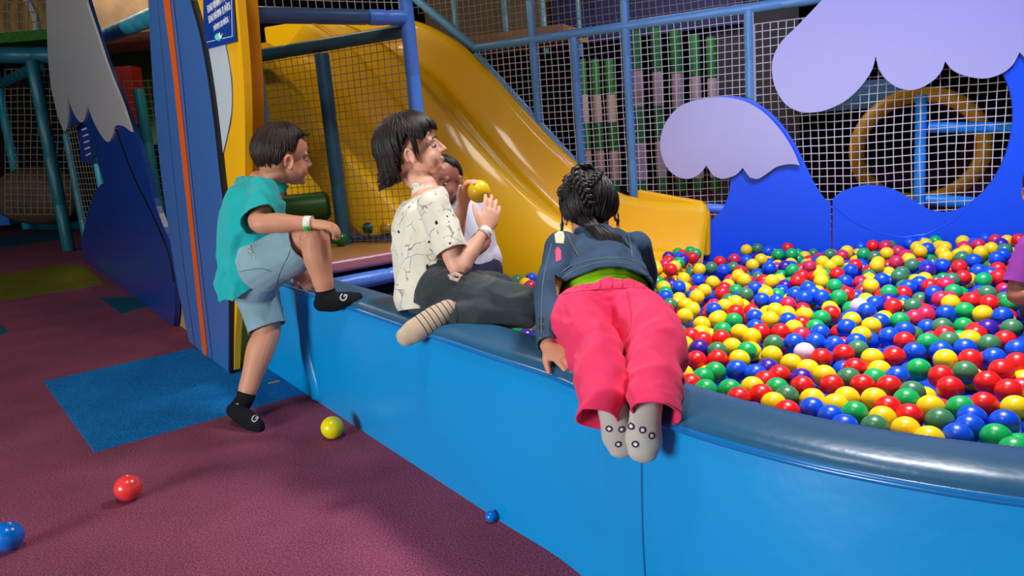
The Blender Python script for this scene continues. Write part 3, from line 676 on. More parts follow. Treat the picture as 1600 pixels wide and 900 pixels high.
def head(mb, c, F_, U_, s):
    M = frame(F_, U_); g = lambda x, f, u: V(c)+(M @ V((x, f, u)))*s
    e = lambda x, f, u, rx, rf, ru: mb.ball(g(x, f, u), (rx*s, rf*s, ru*s), 22, 16, M)
    e(0, -.006, .022, .072, .088, .076); e(0, -.03, -.005, .062, .06, .062); e(0, .028, -.030, .057, .056, .062); e(0, .040, -.070, .036, .038, .026)
    for x in (-1, 1): e(x*.031, .046, -.042, .026, .028, .028); e(x*.03, .064, .008, .024, .010, .010)
    e(0, .060, .028, .045, .022, .03)
    loft(mb, [(g(0, .078, .004), .006*s, .006*s), (g(0, .088, -.014), .0075*s, .007*s), (g(0, .096, -.030), .010*s, .008*s)], M @ V((1, 0, 0)), n=10)
    for x in (-1, 1): e(x*.009, .086, -.033, .006, .007, .005)
    e(0, .0795, -.0525, .018, .008, .0045); e(0, .077, -.0605, .015, .008, .005); e(0, .066, -.084, .017, .015, .013)
    for x in (-1, 1):
        pts = []
        for a in np.linspace(-.6, 4.6, 12): pts.append((g(x*(.0735+.006*(math.sin(a*.6)+.2)), -.004-.0125*math.cos(a)-.002, -.018+.0225*math.sin(a)*(1 if math.sin(a) > 0 else .9)), .0042*s, .0042*s))
        loft(mb, pts, M @ V((1, 0, 0)), n=8, sub=3)
        e(x*.0705, -.004, -.019, .004, .011, .018); e(x*.074, .004, -.038, .005, .006, .007)
    return M, g
def face_bits(c, F_, U_, s, parent, brow=(30, 22, 18)):
    M = frame(F_, U_); g = lambda x, f, u: V(c)+(M @ V((x, f, u)))*s
    for x in (-1, 1):
        mb = MB(); mb.ball(g(x*.0285, .0650, -.011), (.0120*s, .0110*s, .0062*s), 16, 12, M); ey = mb.build('eye', mat('eye_white', (186, 174, 168), .7), parent)
        MB().ball(g(x*.0285, .0742, -.011), (.0062*s, .0030*s, .0056*s), 12, 8, M).build('iris', mat('eye_iris', (40, 24, 16), .5), ey)
        MB().tube([g(x*.014, .0845, .010), g(x*.028, .083, .0145), g(x*.043, .070, .010)], [.0016*s, .0024*s, .001*s], 6).build('eyebrow', mat('brow_hair', brow, .7), parent)
    MB().tube([g(-.013, .0855, -.0568), g(0, .0885, -.0568), g(.013, .0855, -.0568)], [.0007*s, .0012*s, .0007*s], 6).build('mouth', mat('lip_line', (150, 70, 64), .5), parent)
def hair(c, F_, U_, s, lim, n, r, m, parent, lift=1.0, seed=1, capo=1.0, ends=.0, rad=(.077, .094, .089), off=(0, -.006, .018), swirl=.3, crown=(-.15, -.25), wob=.06, extra=None, jit=.12):
    """lim(phi) -> polar reach in radians; phi=0 is the face, pi the nape"""
    M = frame(F_, U_); rd_ = random.Random(seed); cc = V(c)+(M @ V(off))*s; mb = MB()
    def S(th, ph, k=1.0):
        d = V((math.sin(th)*math.sin(ph), math.sin(th)*math.cos(ph), math.cos(th))); return cc+M @ V((d.x*rad[0], d.y*rad[1], d.z*rad[2]))*s*k
    rows = []
    for i in range(17):
        row = []
        for j in range(49):
            ph = 2*math.pi*j/48; ph = ph if ph <= math.pi else ph-2*math.pi; row.append(S(max(.001, lim(ph)*.97*i/16), ph, capo))
        rows.append(row)
    mb.grid(rows)
    for k in range(n):
        ph = rd_.uniform(-math.pi, math.pi); L = lim(ph)*(1-jit*rd_.random()); th0 = rd_.uniform(.0, .75)**1.0*L*.8
        pts = []; rs = []; N_ = 7; w1 = rd_.uniform(-wob, wob); kk = rd_.uniform(.99, 1.035)*lift
        span = max(.35, L-th0)
        for j in range(N_+1):
            t = j/N_; th = th0+(L-th0)*t; p = S(th, ph+swirl*(t)*.3+w1*math.sin(t*5+k), kk+.01*math.sin(3*t)+(ends*t**3)*rd_.uniform(.3, 1))
            pts.append(p); rs.append(r*s*(.35+1.1*math.sin(math.pi*min(1, t*.9+.08)))*(1 if j < N_ else .25))
        mb.tube(pts, rs, 5)
    if extra: extra(mb, S, M, rd_)
    return mb.build('hair', m, parent, angle=80)
M_skin = mat('skin_warm', (230, 174, 146), .5, .4, sss=.12, bump=.05, bscale=160, bdist=.002)
M_skin2 = mat('skin_tan', (206, 145, 114), .5, .4, sss=.12, bump=.05, bscale=160, bdist=.002)
M_skin3 = mat('skin_brown', (150, 92, 74), .5, .4, sss=.1)
def hairmat(n, rgb): return mat(n, rgb, .5, .4, bump=.35, bscale=60, bdist=.002, stretch=(3, 3, 1))
def snap(co, obj_bvh, d):
    h = obj_bvh.ray_cast(co-d*.12, d, .3); return h[0]
def bvh_of(o):
    mw = Matrix.Translation(world_loc(o)); me = o.data; return BVHTree.FromPolygons([mw @ v.co for v in me.vertices], [tuple(p.vertices) for p in me.polygons])
from mathutils.bvhtree import BVHTree
def decal(name, shape, c, right, up, target, m, parent, raise_=.0012, label=None):
    """lays a flat drawn shape (list of polygons in 2D metres) onto the surface of target, looking along -normal"""
    right = V(right).normalized(); up = V(up).normalized(); nn = right.cross(up).normalized(); bv = bvh_of(target); mb = MB()
    for vs2, fs2 in shape:
        pts = []
        for x, y in vs2:
            co = V(c)+right*x+up*y; h = bv.ray_cast(co+nn*.08, -nn, .2)
            pts.append((h[0]+h[1].normalized()*raise_) if h[0] is not None else co)
        mb.add(pts, fs2)
    o = mb.build(name, m, parent, smooth=True, angle=80)
    if label: o['label'] = label
    return o
def glyph(ch, size, sub=3):
    cu = bpy.data.curves.new('g', 'FONT'); cu.body = ch; cu.size = size; cu.align_x = 'CENTER'; cu.align_y = 'CENTER'; cu.offset = size*.02
    o = bpy.data.objects.new('g', cu); SC.collection.objects.link(o); dg = bpy.context.evaluated_depsgraph_get(); me = bpy.data.meshes.new_from_object(o.evaluated_get(dg)); bpy.data.objects.remove(o)
    b = bmesh.new(); b.from_mesh(me); bmesh.ops.triangulate(b, faces=b.faces)
    for _ in range(sub):
        es = [e for e in b.edges if e.calc_length() > size*.12]
        if es: bmesh.ops.subdivide_edges(b, edges=es, cuts=1); bmesh.ops.triangulate(b, faces=b.faces)
    b.verts.ensure_lookup_table(); r = ([(v.co.x, v.co.y) for v in b.verts], [tuple(v.index for v in f.verts) for f in b.faces]); b.free(); return [r]
def ring2(cx, cy, r0, r1, n=16):
    vs = []; fs = []
    for k in range(n):
        a = 2*math.pi*k/n; vs += [(cx+r0*math.cos(a), cy+r0*math.sin(a)), (cx+r1*math.cos(a), cy+r1*math.sin(a))]
    for k in range(n):
        a = 2*k; b_ = 2*((k+1) % n); fs.append((a, a+1, b_+1, b_))
    return (vs, fs)
def disc2(cx, cy, r, n=12): return ([(cx+r*math.cos(2*math.pi*k/n), cy+r*math.sin(2*math.pi*k/n)) for k in range(n)], [tuple(range(n))])

def polysub(vs, fs):
    b = bmesh.new(); q = [b.verts.new((x, y, 0)) for x, y in vs]
    for f in fs: b.faces.new([q[i] for i in f])
    bmesh.ops.triangulate(b, faces=b.faces)
    for _ in range(3): bmesh.ops.subdivide_edges(b, edges=b.edges[:], cuts=1, use_grid_fill=True)
    bmesh.ops.triangulate(b, faces=b.faces); b.verts.index_update()
    r = ([(v.co.x, v.co.y) for v in b.verts], [tuple(v.index for v in f.verts) for f in b.faces]); b.free(); return r
# ================================================================== PEOPLE
UP = V((0, 0, 1))
# ---------------------------------------------------------------- boy climbing over the wall
b1 = empty('person', PZ(398, 672, 0), 'child in an aqua t-shirt, grey shorts and black socks climbing over the padded wall', 'person')
f1 = V((.62, .78, 0)).normalized(); s1 = V((f1.y, -f1.x, 0))      # facing, and his right side
hc = P(441, 243, 2.86); hF = V((.80, .58, -.10)); hU = V((.12, -.02, 1))
pel = P(398, 408, 2.90); wai = P(392, 372, 2.90); che = P(401, 328, 2.89); shl = P(414, 293, 2.88); nk = P(426, 276, 2.87)
hipR = P(412, 416, 2.83); kneeR = P(488, 368, 2.70); ankR = P(509, 458, 2.74)
hipL = P(391, 420, 2.97); kneeL = P(418, 512, 2.96); ankL = P(382, 625, 2.93)
shR = P(416, 302, 2.76); elR = P(404, 348, 2.64); wrR = P(484, 349, 2.62)
shL = shl-s1*.115; wrL = P(466, 417, 2.93)
elL = (shL+wrL)*.5+V((.03, .10, -.02))
mb = MB()
head(mb, hc, hF, hU, 1.12)
loft(mb, [(nk-V((0, 0, .04)), .046, .046), (nk, .044, .046), (hc+V((-.02, -.015, -.06)), .046, .048)], s1)
loft(mb, [(pel, .105, .085), (wai, .10, .082), (che, .115, .085), (shl, .095, .06), (nk, .045, .045)], s1)
for sh, el, wr in ((shR, elR, wrR), (shL, elL, wrL)):
    loft(mb, [(sh, .040, .040), (sh.lerp(el, .5), .038, .038), (el, .034, .034), (el.lerp(wr, .35), .035, .034), (el.lerp(wr, .8), .026, .024), (wr, .023, .021)], UP)
for hp, kn, an in ((hipR, kneeR, ankR), (hipL, kneeL, ankL)):
    loft(mb, [(hp, .072, .075), (hp.lerp(kn, .5), .062, .062), (kn, .050, .050), (kn.lerp(an, .3), .053, .053), (kn.lerp(an, .75), .038, .038), (an, .031, .031)], s1)
tL = P(406, 669, 2.86); tL.z = .016; hL = P(366, 641, 2.95)
tR = P(558, 466, 2.72); hR = P(503, 474, 2.74)
def foot(mb, an, heel, toe, side, w=.033, h=.024, r0=.03):
    loft(mb, [(an, r0, r0), (heel.lerp(an, .35)+(toe-heel)*.03, r0, r0)], side)
    loft(mb, [(heel, .025, .024), (heel.lerp(toe, .3), .029, h*1.25), (heel.lerp(toe, .7), w, h), (toe, w*.8, h*.62)], side)
foot(mb, ankL, hL, tL, s1); foot(mb, ankR, hR, tR, s1)
hd = (P(514, 352, 2.64)-wrR)
hand(mb, wrR, V((.75, .1, -.18)), V((-.1, .25, -1)), -1, (.5, .55, .6, .65), 1.02)
hand(mb, wrL, V((.45, -.2, -.9)), V((.3, .6, -.5)), 1, (.5, .5, .5, .5), .95)
finish('body', mb, M_skin2, b1, .0042, 3)
face_bits(hc, hF, hU, 1.12, b1)
M_h1 = hairmat('hair_dark_brown', (44, 30, 24))
def lim1(ph):
    a = abs(ph); return float(np.interp(a, [0, .5, 1.0, 1.2, 1.38, 1.52, 1.9, 2.4, 3.15], [1.0, 1.04, 1.12, 1.4, 1.78, 1.5, 2.15, 2.4, 2.42]))
def fr1(mb, S, M, rd_):
    for k in range(60):
        ph = rd_.uniform(-.65, .65); p = S(.86, ph, 1.02); q = S(1.02, ph, 1.10)
        mb.tube([p, q, q+(M @ V((0, .012, .004)))], [.004, .004, .001], 5)
hair(hc, hF, hU, 1.12, lim1, 1100, .0019, M_h1, b1, lift=.985, seed=3, extra=fr1, wob=.1, ends=-.045, capo=.955, rad=(.076, .095, .092))
# clothes
M_aqua = mat('cotton_aqua', (22, 172, 172), .85, .2, bump=.12, bscale=260, sheen=.2, bdist=.001)
mb = MB()
loft(mb, [(P(392, 470, 2.93), .12, .12), (P(392, 440, 2.92), .136, .128), (P(393, 412, 2.92), .130, .122), (wai-f1*.012, .118, .110), (che-f1*.012, .130, .104), (shl+V((0, 0, -.005)), .118, .074), (nk+V((0, 0, -.012)), .060, .054), (nk+V((.004, 0, .012)), .05, .05)], s1, cap='flat')
ell(mb, P(364, 425, 2.92), (.05, .055, .07))
ell(mb, P(372, 392, 2.93), (.06, .06, .08)); ell(mb, P(382, 345, 2.9), (.07, .06, .08))
slE = P(398, 352, 2.60)
loft(mb, [(shR+V((-.01, 0, .004)), .056, .052), (shR.lerp(elR, .45)+V((0, 0, .004)), .058, .056), (shR.lerp(elR, .95), .068, .060), (shR.lerp(elR, 1.35), .070, .062)], UP)
loft(mb, [(shL, .054, .052), (shL.lerp(elL, .45), .055, .05), (shL.lerp(elL, .75), .056, .052)], UP)
dR = (elR-shR).normalized(); hemd = V((-.1, -.1, -1))
ts = finish('t_shirt', mb, M_aqua, b1, .006, 4, cuts=[(shR.lerp(elR, .90), dR+V((.35, .1, 0)), .11), (P(384, 424, 2.91), V((.5, .62, -1)), .35), (shL.lerp(elL, .62), elL-shL, .09), (nk+V((0, 0, -.020)), V((.3, .2, 1)), .14)], fold=.016, fscale=9, fdir=(1.2, 1.2, .8), seed=2)
M_sh = mat('cotton_grey_teal', (136, 170, 180), .9, .2, bump=.15, bscale=220, sheen=.2, bdist=.001)
mb = MB()
loft(mb, [(P(392, 392, 2.9), .122, .098), (pel, .126, .108), (P(396, 432, 2.91), .118, .105)], s1)
ell(mb, P(384, 432, 2.93), (.095, .10, .088))
loft(mb, [(hipR, .098, .094), (hipR.lerp(kneeR, .5)+V((0, 0, -.004)), .088, .084), (hipR.lerp(kneeR, .85), .079, .076), (kneeR+(kneeR-hipR)*.1, .078, .074)], s1)
loft(mb, [(hipL, .095, .092), (hipL.lerp(kneeL, .5), .083, .083), (hipL.lerp(kneeL, .95), .077, .076), (kneeL+(kneeL-hipL)*.25, .076, .075)], s1)
sh_ = finish('shorts', mb, M_sh, b1, .006, 4, cuts=[(hipR.lerp(kneeR, .84), kneeR-hipR, .115), (hipL.lerp(kneeL, 1.0), kneeL-hipL+V((0, 0, .05)), .11)], fold=.008, fscale=9, fdir=(1, 1, 1), seed=5, thick=.004)
# drawstring, pocket seam
def seam(name, px, d0, target, m, parent, r=.0012):
    bv = bvh_of(target); pts = []
    for q in smooth_poly([V((a, b_, 0)) for a, b_ in px], closed=False, sub=4):
        dr = ray(q.x, q.y).normalized(); h = bv.ray_cast(CAM, dr, 9)
        if h[0] is not None: pts.append(h[0]-dr*.0008)
    if len(pts) > 1: return MB().tube(pts, r, 6).build(name, m, parent)
M_seam = mat('seam_grey', (84, 112, 124), .8)
seam('pocket_seam', [(372, 425), (392, 421), (410, 420), (424, 424)], 0, sh_, M_seam, sh_, .0016)
seam('side_seam', [(425, 470), (436, 430), (450, 400), (458, 380)], 0, sh_, M_seam, sh_)
seam('drawstring', [(384, 392), (390, 398), (394, 392), (391, 384), (386, 389), (396, 396), (399, 404)], 0, sh_, mat('cord_pale', (170, 178, 176), .8), sh_, .003)
M_sock = mat('sock_black', (18, 20, 24), .9, .2, bump=.3, bscale=300, bdist=.001)
M_mark = mat('sock_mark_grey', (170, 172, 170), .8)
def sock(an, heel, toe, kn, side, top=.22, m=M_sock, k=1.0, name='sock', lab=None, w=.036, h=.028):
    mb = MB(); c_ = an.lerp(kn, top)
    loft(mb, [(c_+(kn-an)*.15, .0375*k, .0375*k), (c_, .036*k, .036*k), (an, .035*k, .034*k), (heel.lerp(an, .35)+(toe-heel)*.03, .034*k, .033*k)], side)
    loft(mb, [(heel, .031*k, .030*k), (heel.lerp(toe, .3), .033*k, h*1.32*k), (heel.lerp(toe, .7), w*1.05*k, h*k), (toe, w*.84*k, h*.7*k)], side)
    return finish(name, mb, m, b_par, .004, 4, cuts=[(c_, kn-an, .06)], thick=.002, label=lab)
b_par = b1
skL = sock(ankL, hL, tL, kneeL, s1, .10); skR = sock(ankR, hR, tR, kneeR, s1, .06)
nR = (CAM-tR).normalized()
def on(px, py, target, shape, name, m, parent, rot=0, label=None):
    bv = bvh_of(target); dr = ray(px, py).normalized(); h = bv.ray_cast(CAM, dr, 9)
    if h[0] is None: return None
    rt = RW @ V((math.cos(rot), -math.sin(rot), 0)); up = RW @ V((-math.sin(rot), -math.cos(rot), 0))
    nn = rt.cross(up)
    return decal(name, shape, h[0], rt, up, target, m, parent, label=label)
on(537, 465, skR, glyph('G', .036), 'sock_mark', M_mark, skR, 1.35); on(538, 452, skR, glyph('O', .032), 'sock_mark', M_mark, skR, 1.35)
on(398, 655, skL, glyph('G', .032), 'sock_mark', M_mark, skL, .9); on(371, 630, skL, glyph('-', .03), 'sock_mark', M_mark, skL, .1)
# wristband
def band(a, b_, t0, t1, r, m, parent, name='wristband', label=None, k=.9):
    p0 = a.lerp(b_, t0); p1 = a.lerp(b_, t1); o = MB().tube([p0, p1], r, 24, caps=False).build(name, m, parent); 
    sd = o.modifiers.new('s', 'SOLIDIFY'); sd.thickness = .0015
    if label: o['label'] = label
    return o
wb1 = band(elR, wrR, .91, 1.05, .0262, mat('band_white', (232, 232, 222), .6), b1, label='white paper wristband')
band(elR, wrR, .92, 1.04, .0268, mat('band_green', (40, 190, 50), .6), wb1, 'green_patch')
bpy.data.objects.get('green_patch')
gp_ = [o for o in SC.objects if o.name.startswith('green_patch')][0]
me = gp_.data; bmx = bmesh.new(); bmx.from_mesh(me); cz = sum((v.co.z for v in bmx.verts))/len(bmx.verts)
bmesh.ops.delete(bmx, geom=[f for f in bmx.faces if f.calc_center_median().z > cz-.006], context='FACES'); bmx.to_mesh(me); bmx.free()

# ---------------------------------------------------------------- boy sitting on the wall, patterned shirt
b2 = empty('person', P(690, 500, 2.40), 'child with dark bobbed hair in a white patterned t-shirt kneeling on the padded wall', 'person'); b_par = b2
f2 = V((.90, .42, 0)).normalized(); s2 = V((f2.y, -f2.x, 0))
hc2 = P(643, 234, 2.50); hF2 = V((.97, .04, .24)); hU2 = V((-.16, 0, 1))
pel = P(676, 452, 2.46); wai = P(668, 410, 2.47); che = P(666, 350, 2.48); shl = P(668, 312, 2.48); nk = P(664, 292, 2.48)
hipR = P(690, 462, 2.37); kneeR = P(818, 480, 2.22); ankR = P(703, 494, 2.27)
hipL = P(690, 450, 2.55); kneeL = P(800, 462, 2.52); ankL = P(715, 500, 2.60)
shR = P(681, 325, 2.34); elR = P(716, 418, 2.30); wrR = P(759, 361, 2.37)
shL = P(668, 318, 2.60); elL = P(708, 382, 2.66); wrL = P(724, 318, 2.60)
mb = MB(); head(mb, hc2, hF2, hU2, 1.06)
loft(mb, [(nk-V((0, 0, .03)), .042, .042), (nk, .036, .038), (hc2+V((-.012, 0, -.07)), .037, .041)], s2)
loft(mb, [(pel, .105, .085), (wai, .095, .08), (che, .11, .085), (shl, .09, .055), (nk, .039, .040)], s2)
for sh, el, wr in ((shR, elR, wrR), (shL, elL, wrL)):
    loft(mb, [(sh, .037, .037), (sh.lerp(el, .5), .034, .034), (el, .030, .030), (el.lerp(wr, .3), .031, .030), (el.lerp(wr, .8), .021, .020), (wr, .019, .018)], UP)
for hp, kn, an in ((hipR, kneeR, ankR), (hipL, kneeL, ankL)):
    loft(mb, [(hp, .07, .07), (hp.lerp(kn, .5), .058, .058), (kn, .044, .044), (kn.lerp(an, .3), .046, .044), (kn.lerp(an, .8), .032, .032), (an, .028, .028)], UP)
tR = P(631, 528, 2.21); hR = P(700, 484, 2.25)
loft(mb, [(ankR, .028, .028), (hR.lerp(tR, .15), .027, .027)], UP)
loft(mb, [(hR, .025, .026), (hR.lerp(tR, .35), .029, .028), (hR.lerp(tR, .75), .032, .024), (tR, .025, .016)], V((0, .6, .8)))
bp = P(748, 299, 2.56)
hand(mb, wrR, P(771, 318, 2.40)-wrR, (bp-P(766, 335, 2.39)).normalized()+V((-.1, .2, 0)), -1, (.12, .10, .15, .22), 1.0, spread=.08)
hand(mb, wrL, P(736, 283, 2.57)-wrL, (bp-P(731, 305, 2.61)).normalized()+V((.3, -.05, 0)), 1, (.62, .62, .6, .6), 1.0)
finish('body', mb, M_skin, b2, .0040, 3)
face_bits(hc2, hF2, hU2, 1.06, b2)
M_h2 = hairmat('hair_black_brown', (30, 20, 18))
def lim2(ph):
    a = abs(ph); return float(np.interp(a, [0, .35, .7, 1.0, 1.25, 1.45, 1.7, 2.2, 3.15], [.95, 1.1, 1.45, 1.66, 1.5, 1.42, 1.75, 2.5, 2.6]))
def ex2(mb, S, M, rd_):
    for k in range(320):    # outer layer: longer locks falling straight and flicking at the nape
        side = rd_.choice((-1, 1)); ph = side*rd_.uniform(1.95, 3.14); p = [S(.3+.25*rd_.random(), ph*.9, 1.06)]
        for th in (.75, 1.15, 1.5): p.append(S(th, ph, 1.085+.03*rd_.random()))
        e = S(1.75, ph, 1.09); dn = V((0, 0, -1)); out = (M @ V((math.sin(ph), math.cos(ph), 0)))
        L = rd_.uniform(.03, .085)*(1.0 if abs(ph) > 2.0 else .45); p += [e, e+dn*L*.6-out*.006, e+dn*L-out*rd_.uniform(.0, .02)+(M @ V((0, .012*rd_.random(), 0))), e+dn*(L+.012)+out*rd_.uniform(-.006, .012)]
        mb.tube(p, [.002, .004, .0045, .0045, .0042, .0036, .0026, .0005], 5)
    for k in range(110):    # side bangs over the temple
        side = rd_.choice((-1, 1)); ph = side*rd_.uniform(.02, 1.12)
        p = [S(.15, ph, 1.04), S(.5, ph*.95, 1.08), S(.85, ph*.95, 1.10), S(1.12+.16*rd_.random(), ph*(1+.05*rd_.random()), 1.09), S(1.26+.2*rd_.random(), ph*1.06, 1.05)]
        mb.tube(p, [.002, .0042, .0042, .0034, .0005], 5)
    for k in range(60):     # locks in front of and behind the ear
        side = rd_.choice((-1, 1)); ph = side*rd_.choice((rd_.uniform(1.22, 1.42), rd_.uniform(1.78, 1.98)))
        mb.tube([S(.5, ph, 1.05), S(.95, ph, 1.09), S(1.35, ph, 1.08), S(1.7, ph, 1.045), S(1.85+.35*rd_.random(), ph, 1.02)], [.002, .004, .0038, .003, .0005], 5)
hair(hc2, hF2, hU2, 1.07, lim2, 520, .0034, M_h2, b2, lift=1.04, seed=8, ends=.03, extra=ex2, rad=(.080, .097, .092))
# printed shirt: thin drawn outlines and scattered black marks
M_print = mat('cotton_printed', (226, 222, 204), .85, .2, sheen=.2)
nt = M_print.node_tree; bsdf = nt.nodes['Principled BSDF']; tc = nt.nodes.new('ShaderNodeTexCoord')
nz = nt.nodes.new('ShaderNodeTexNoise'); nz.inputs['Scale'].default_value = 14; nz.inputs['Detail'].default_value = 1.5
nt.links.new(tc.outputs['Object'], nz.inputs['Vector'])
mul = nt.nodes.new('ShaderNodeVectorMath'); mul.operation = 'MULTIPLY_ADD'; mul.inputs[1].default_value = (.05, .05, .05)
nt.links.new(nz.outputs['Color'], mul.inputs[0]); nt.links.new(tc.outputs['Object'], mul.inputs[2])
def vor(scale, feat, lo, hi, rnd=1):
    v = nt.nodes.new('ShaderNodeTexVoronoi'); v.feature = feat; v.inputs['Scale'].default_value = scale; v.inputs['Randomness'].default_value = rnd
    nt.links.new(mul.outputs[0], v.inputs['Vector']); r = nt.nodes.new('ShaderNodeMapRange'); r.inputs[1].default_value = lo; r.inputs[2].default_value = hi
    nt.links.new(v.outputs['Distance'], r.inputs[0]); return r.outputs[0]
l1 = vor(20, 'DISTANCE_TO_EDGE', .012, .028); d1 = vor(36, 'F1', .20, .23)
n2 = nt.nodes.new('ShaderNodeTexNoise'); n2.inputs['Scale'].default_value = 22; nt.links.new(tc.outputs['Object'], n2.inputs['Vector'])
r2 = nt.nodes.new('ShaderNodeMapRange'); r2.inputs[1].default_value = .47; r2.inputs[2].default_value = .50; nt.links.new(n2.outputs[0], r2.inputs[0])
mxl = nt.nodes.new('ShaderNodeMath'); mxl.operation = 'MAXIMUM'; nt.links.new(l1, mxl.inputs[0]); nt.links.new(r2.outputs[0], mxl.inputs[1])
mA = nt.nodes.new('ShaderNodeMix'); mA.data_type = 'RGBA'; mA.inputs[6].default_value = (*s2l((150, 146, 134)), 1); mA.inputs[7].default_value = (*s2l((226, 222, 204)), 1); nt.links.new(mxl.outputs[0], mA.inputs[0])
r3 = nt.nodes.new('ShaderNodeMapRange'); r3.inputs[1].default_value = .55; r3.inputs[2].default_value = .58; r3.inputs[3].default_value = 1; r3.inputs[4].default_value = 0; nt.links.new(n2.outputs[0], r3.inputs[0])
mxd = nt.nodes.new('ShaderNodeMath'); mxd.operation = 'MAXIMUM'; nt.links.new(d1, mxd.inputs[0]); nt.links.new(r3.outputs[0], mxd.inputs[1])
mB = nt.nodes.new('ShaderNodeMix'); mB.data_type = 'RGBA'; mB.inputs[6].default_value = (.012, .012, .012, 1); nt.links.new(mA.outputs[2], mB.inputs[7]); nt.links.new(mxd.outputs[0], mB.inputs[0])
nt.links.new(mB.outputs[2], bsdf.inputs['Base Color'])
mb = MB()
loft(mb, [(P(672, 492, 2.42), .085, .085), (P(668, 462, 2.44), .112, .104), (P(662, 420, 2.46), .108, .098), (P(660, 380, 2.47), .115, .094), (che+V((-.01, 0, .01)), .123, .092), (shl+V((0, 0, -.002)), .108, .066), (nk+V((0, 0, -.006)), .056, .052), (nk+V((0, 0, .02)), .052, .05)], s2, cap='flat')
loft(mb, [(shR+V((-.01, .01, .004)), .052, .048), (shR.lerp(elR, .5), .055, .050), (shR.lerp(elR, .85), .058, .052), (shR.lerp(elR, 1.0), .058, .052)], UP)
loft(mb, [(shL, .05, .048), (shL.lerp(elL, .5), .053, .05), (shL.lerp(elL, .9), .054, .05)], UP)
finish('t_shirt', mb, M_print, b2, .0055, 4, cuts=[(shR.lerp(elR, .74), elR-shR, .10), (shL.lerp(elL, .72), elL-shL, .085), (nk+V((0, 0, .008)), V((.2, .05, 1)), .14), (P(670, 482, 2.42), V((0, -.25, -1)), .3)], fold=.015, fscale=8.5, fdir=(1.2, 1, .9), seed=21)
M_jog = mat('jogger_charcoal', (52, 60, 62), .9, .2, bump=.12, bscale=220, sheen=.25, bdist=.001)
mb = MB()
loft(mb, [(P(674, 428, 2.46), .108, .09), (pel, .118, .10), (P(678, 470, 2.45), .105, .09)], s2)
loft(mb, [(hipR, .090, .084), (hipR.lerp(kneeR, .35), .084, .074), (hipR.lerp(kneeR, .75), .070, .064), (kneeR, .062, .062)], UP)
loft(mb, [(kneeR, .062, .060), (kneeR.lerp(ankR, .3), .058, .052), (kneeR.lerp(ankR, .7), .047, .044), (kneeR.lerp(ankR, .98), .041, .039)], UP, cap='flat')
loft(mb, [(hipL, .080, .074), (hipL.lerp(kneeL, .5), .072, .066), (kneeL, .056, .056), (kneeL.lerp(ankL, .5), .054, .05), (ankL, .045, .045)], UP)
ell(mb, P(690, 466, 2.40), (.105, .09, .06))
ell(mb, P(742, 448, 2.36), (.10, .07, .045), frame((.9, -.3, -.1), UP))
trs = finish('trousers', mb, M_jog, b2, .0055, 4, fold=.014, fscale=9, fdir=(.9, 1, 1.6), seed=31)
seam('cuff_seam', [(711, 474), (715, 490), (713, 507)], 0, trs, mat('seam_charcoal', (34, 40, 42), .8), trs, .0016)
mb = MB(); mb.tube([P(701, 432, 2.30), P(712, 428, 2.26), P(722, 432, 2.25), P(716, 438, 2.25), P(704, 434, 2.27)], .006, 8); mb.build('drawstring', mat('cord_cream', (196, 170, 152), .8), b2)
# striped sock
M_ss = mat('sock_striped', (186, 162, 138), .9, .2, bump=.2, bscale=250, bdist=.001); nt = M_ss.node_tree; bsdf = nt.nodes['Principled BSDF']
ax = (tR-hR).normalized(); geo = nt.nodes.new('ShaderNodeTexCoord'); dt = nt.nodes.new('ShaderNodeVectorMath'); dt.operation = 'DOT_PRODUCT'; dt.inputs[1].default_value = ax; nt.links.new(geo.outputs['Object'], dt.inputs[0])
m1 = nt.nodes.new('ShaderNodeMath'); m1.operation = 'MULTIPLY'; m1.inputs[1].default_value = 1/.0165; nt.links.new(dt.outputs['Value'], m1.inputs[0])
m2_ = nt.nodes.new('ShaderNodeMath'); m2_.operation = 'FRACT'; nt.links.new(m1.outputs[0], m2_.inputs[0])
m3_ = nt.nodes.new('ShaderNodeMath'); m3_.operation = 'GREATER_THAN'; m3_.inputs[1].default_value = .16; nt.links.new(m2_.outputs[0], m3_.inputs[0])
lim_ = hR.dot(ax)+.68*(tR-hR).length
m4 = nt.nodes.new('ShaderNodeMath'); m4.operation = 'GREATER_THAN'; m4.inputs[1].default_value = lim_; nt.links.new(dt.outputs['Value'], m4.inputs[0])
m5 = nt.nodes.new('ShaderNodeMath'); m5.operation = 'MAXIMUM'; nt.links.new(m3_.outputs[0], m5.inputs[0]); nt.links.new(m4.outputs[0], m5.inputs[1])
mC = nt.nodes.new('ShaderNodeMix'); mC.data_type = 'RGBA'; mC.inputs[6].default_value = (*s2l((52, 44, 44)), 1); mC.inputs[7].default_value = (*s2l((196, 174, 150)), 1); nt.links.new(m5.outputs[0], mC.inputs[0]); nt.links.new(mC.outputs[2], bsdf.inputs['Base Color'])
mb = MB()
loft(mb, [(ankR+(kneeR-ankR)*.26, .034, .034), (ankR, .034, .034), (hR.lerp(tR, .12), .033, .034)], UP)
loft(mb, [(hR, .031, .034), (hR.lerp(tR, .3), .037, .034), (hR.lerp(tR, .75), .037, .029), (tR, .029, .020)], V((0, .6, .8)))
finish('sock', mb, M_ss, b2, .004, 4, cuts=[(ankR+(kneeR-ankR)*.22, kneeR-ankR, .05)], thick=.002, label='beige sock with thin dark stripes')
wb2 = band(elR, wrR, .90, 1.03, .0225, mat('band_white', (232, 232, 222), .6), b2, label='white paper wristband with grey dots')
# ball held between his hands
o = MB().ball((0, 0, 0), .0385, 32, 20).build('held_ball', mat('ball_held_yellow', (250, 206, 10), .3, .5, coat=.1)); o.location = bp; tag(o, 'yellow plastic ball held up between the hands of the child in the patterned shirt', 'ball')

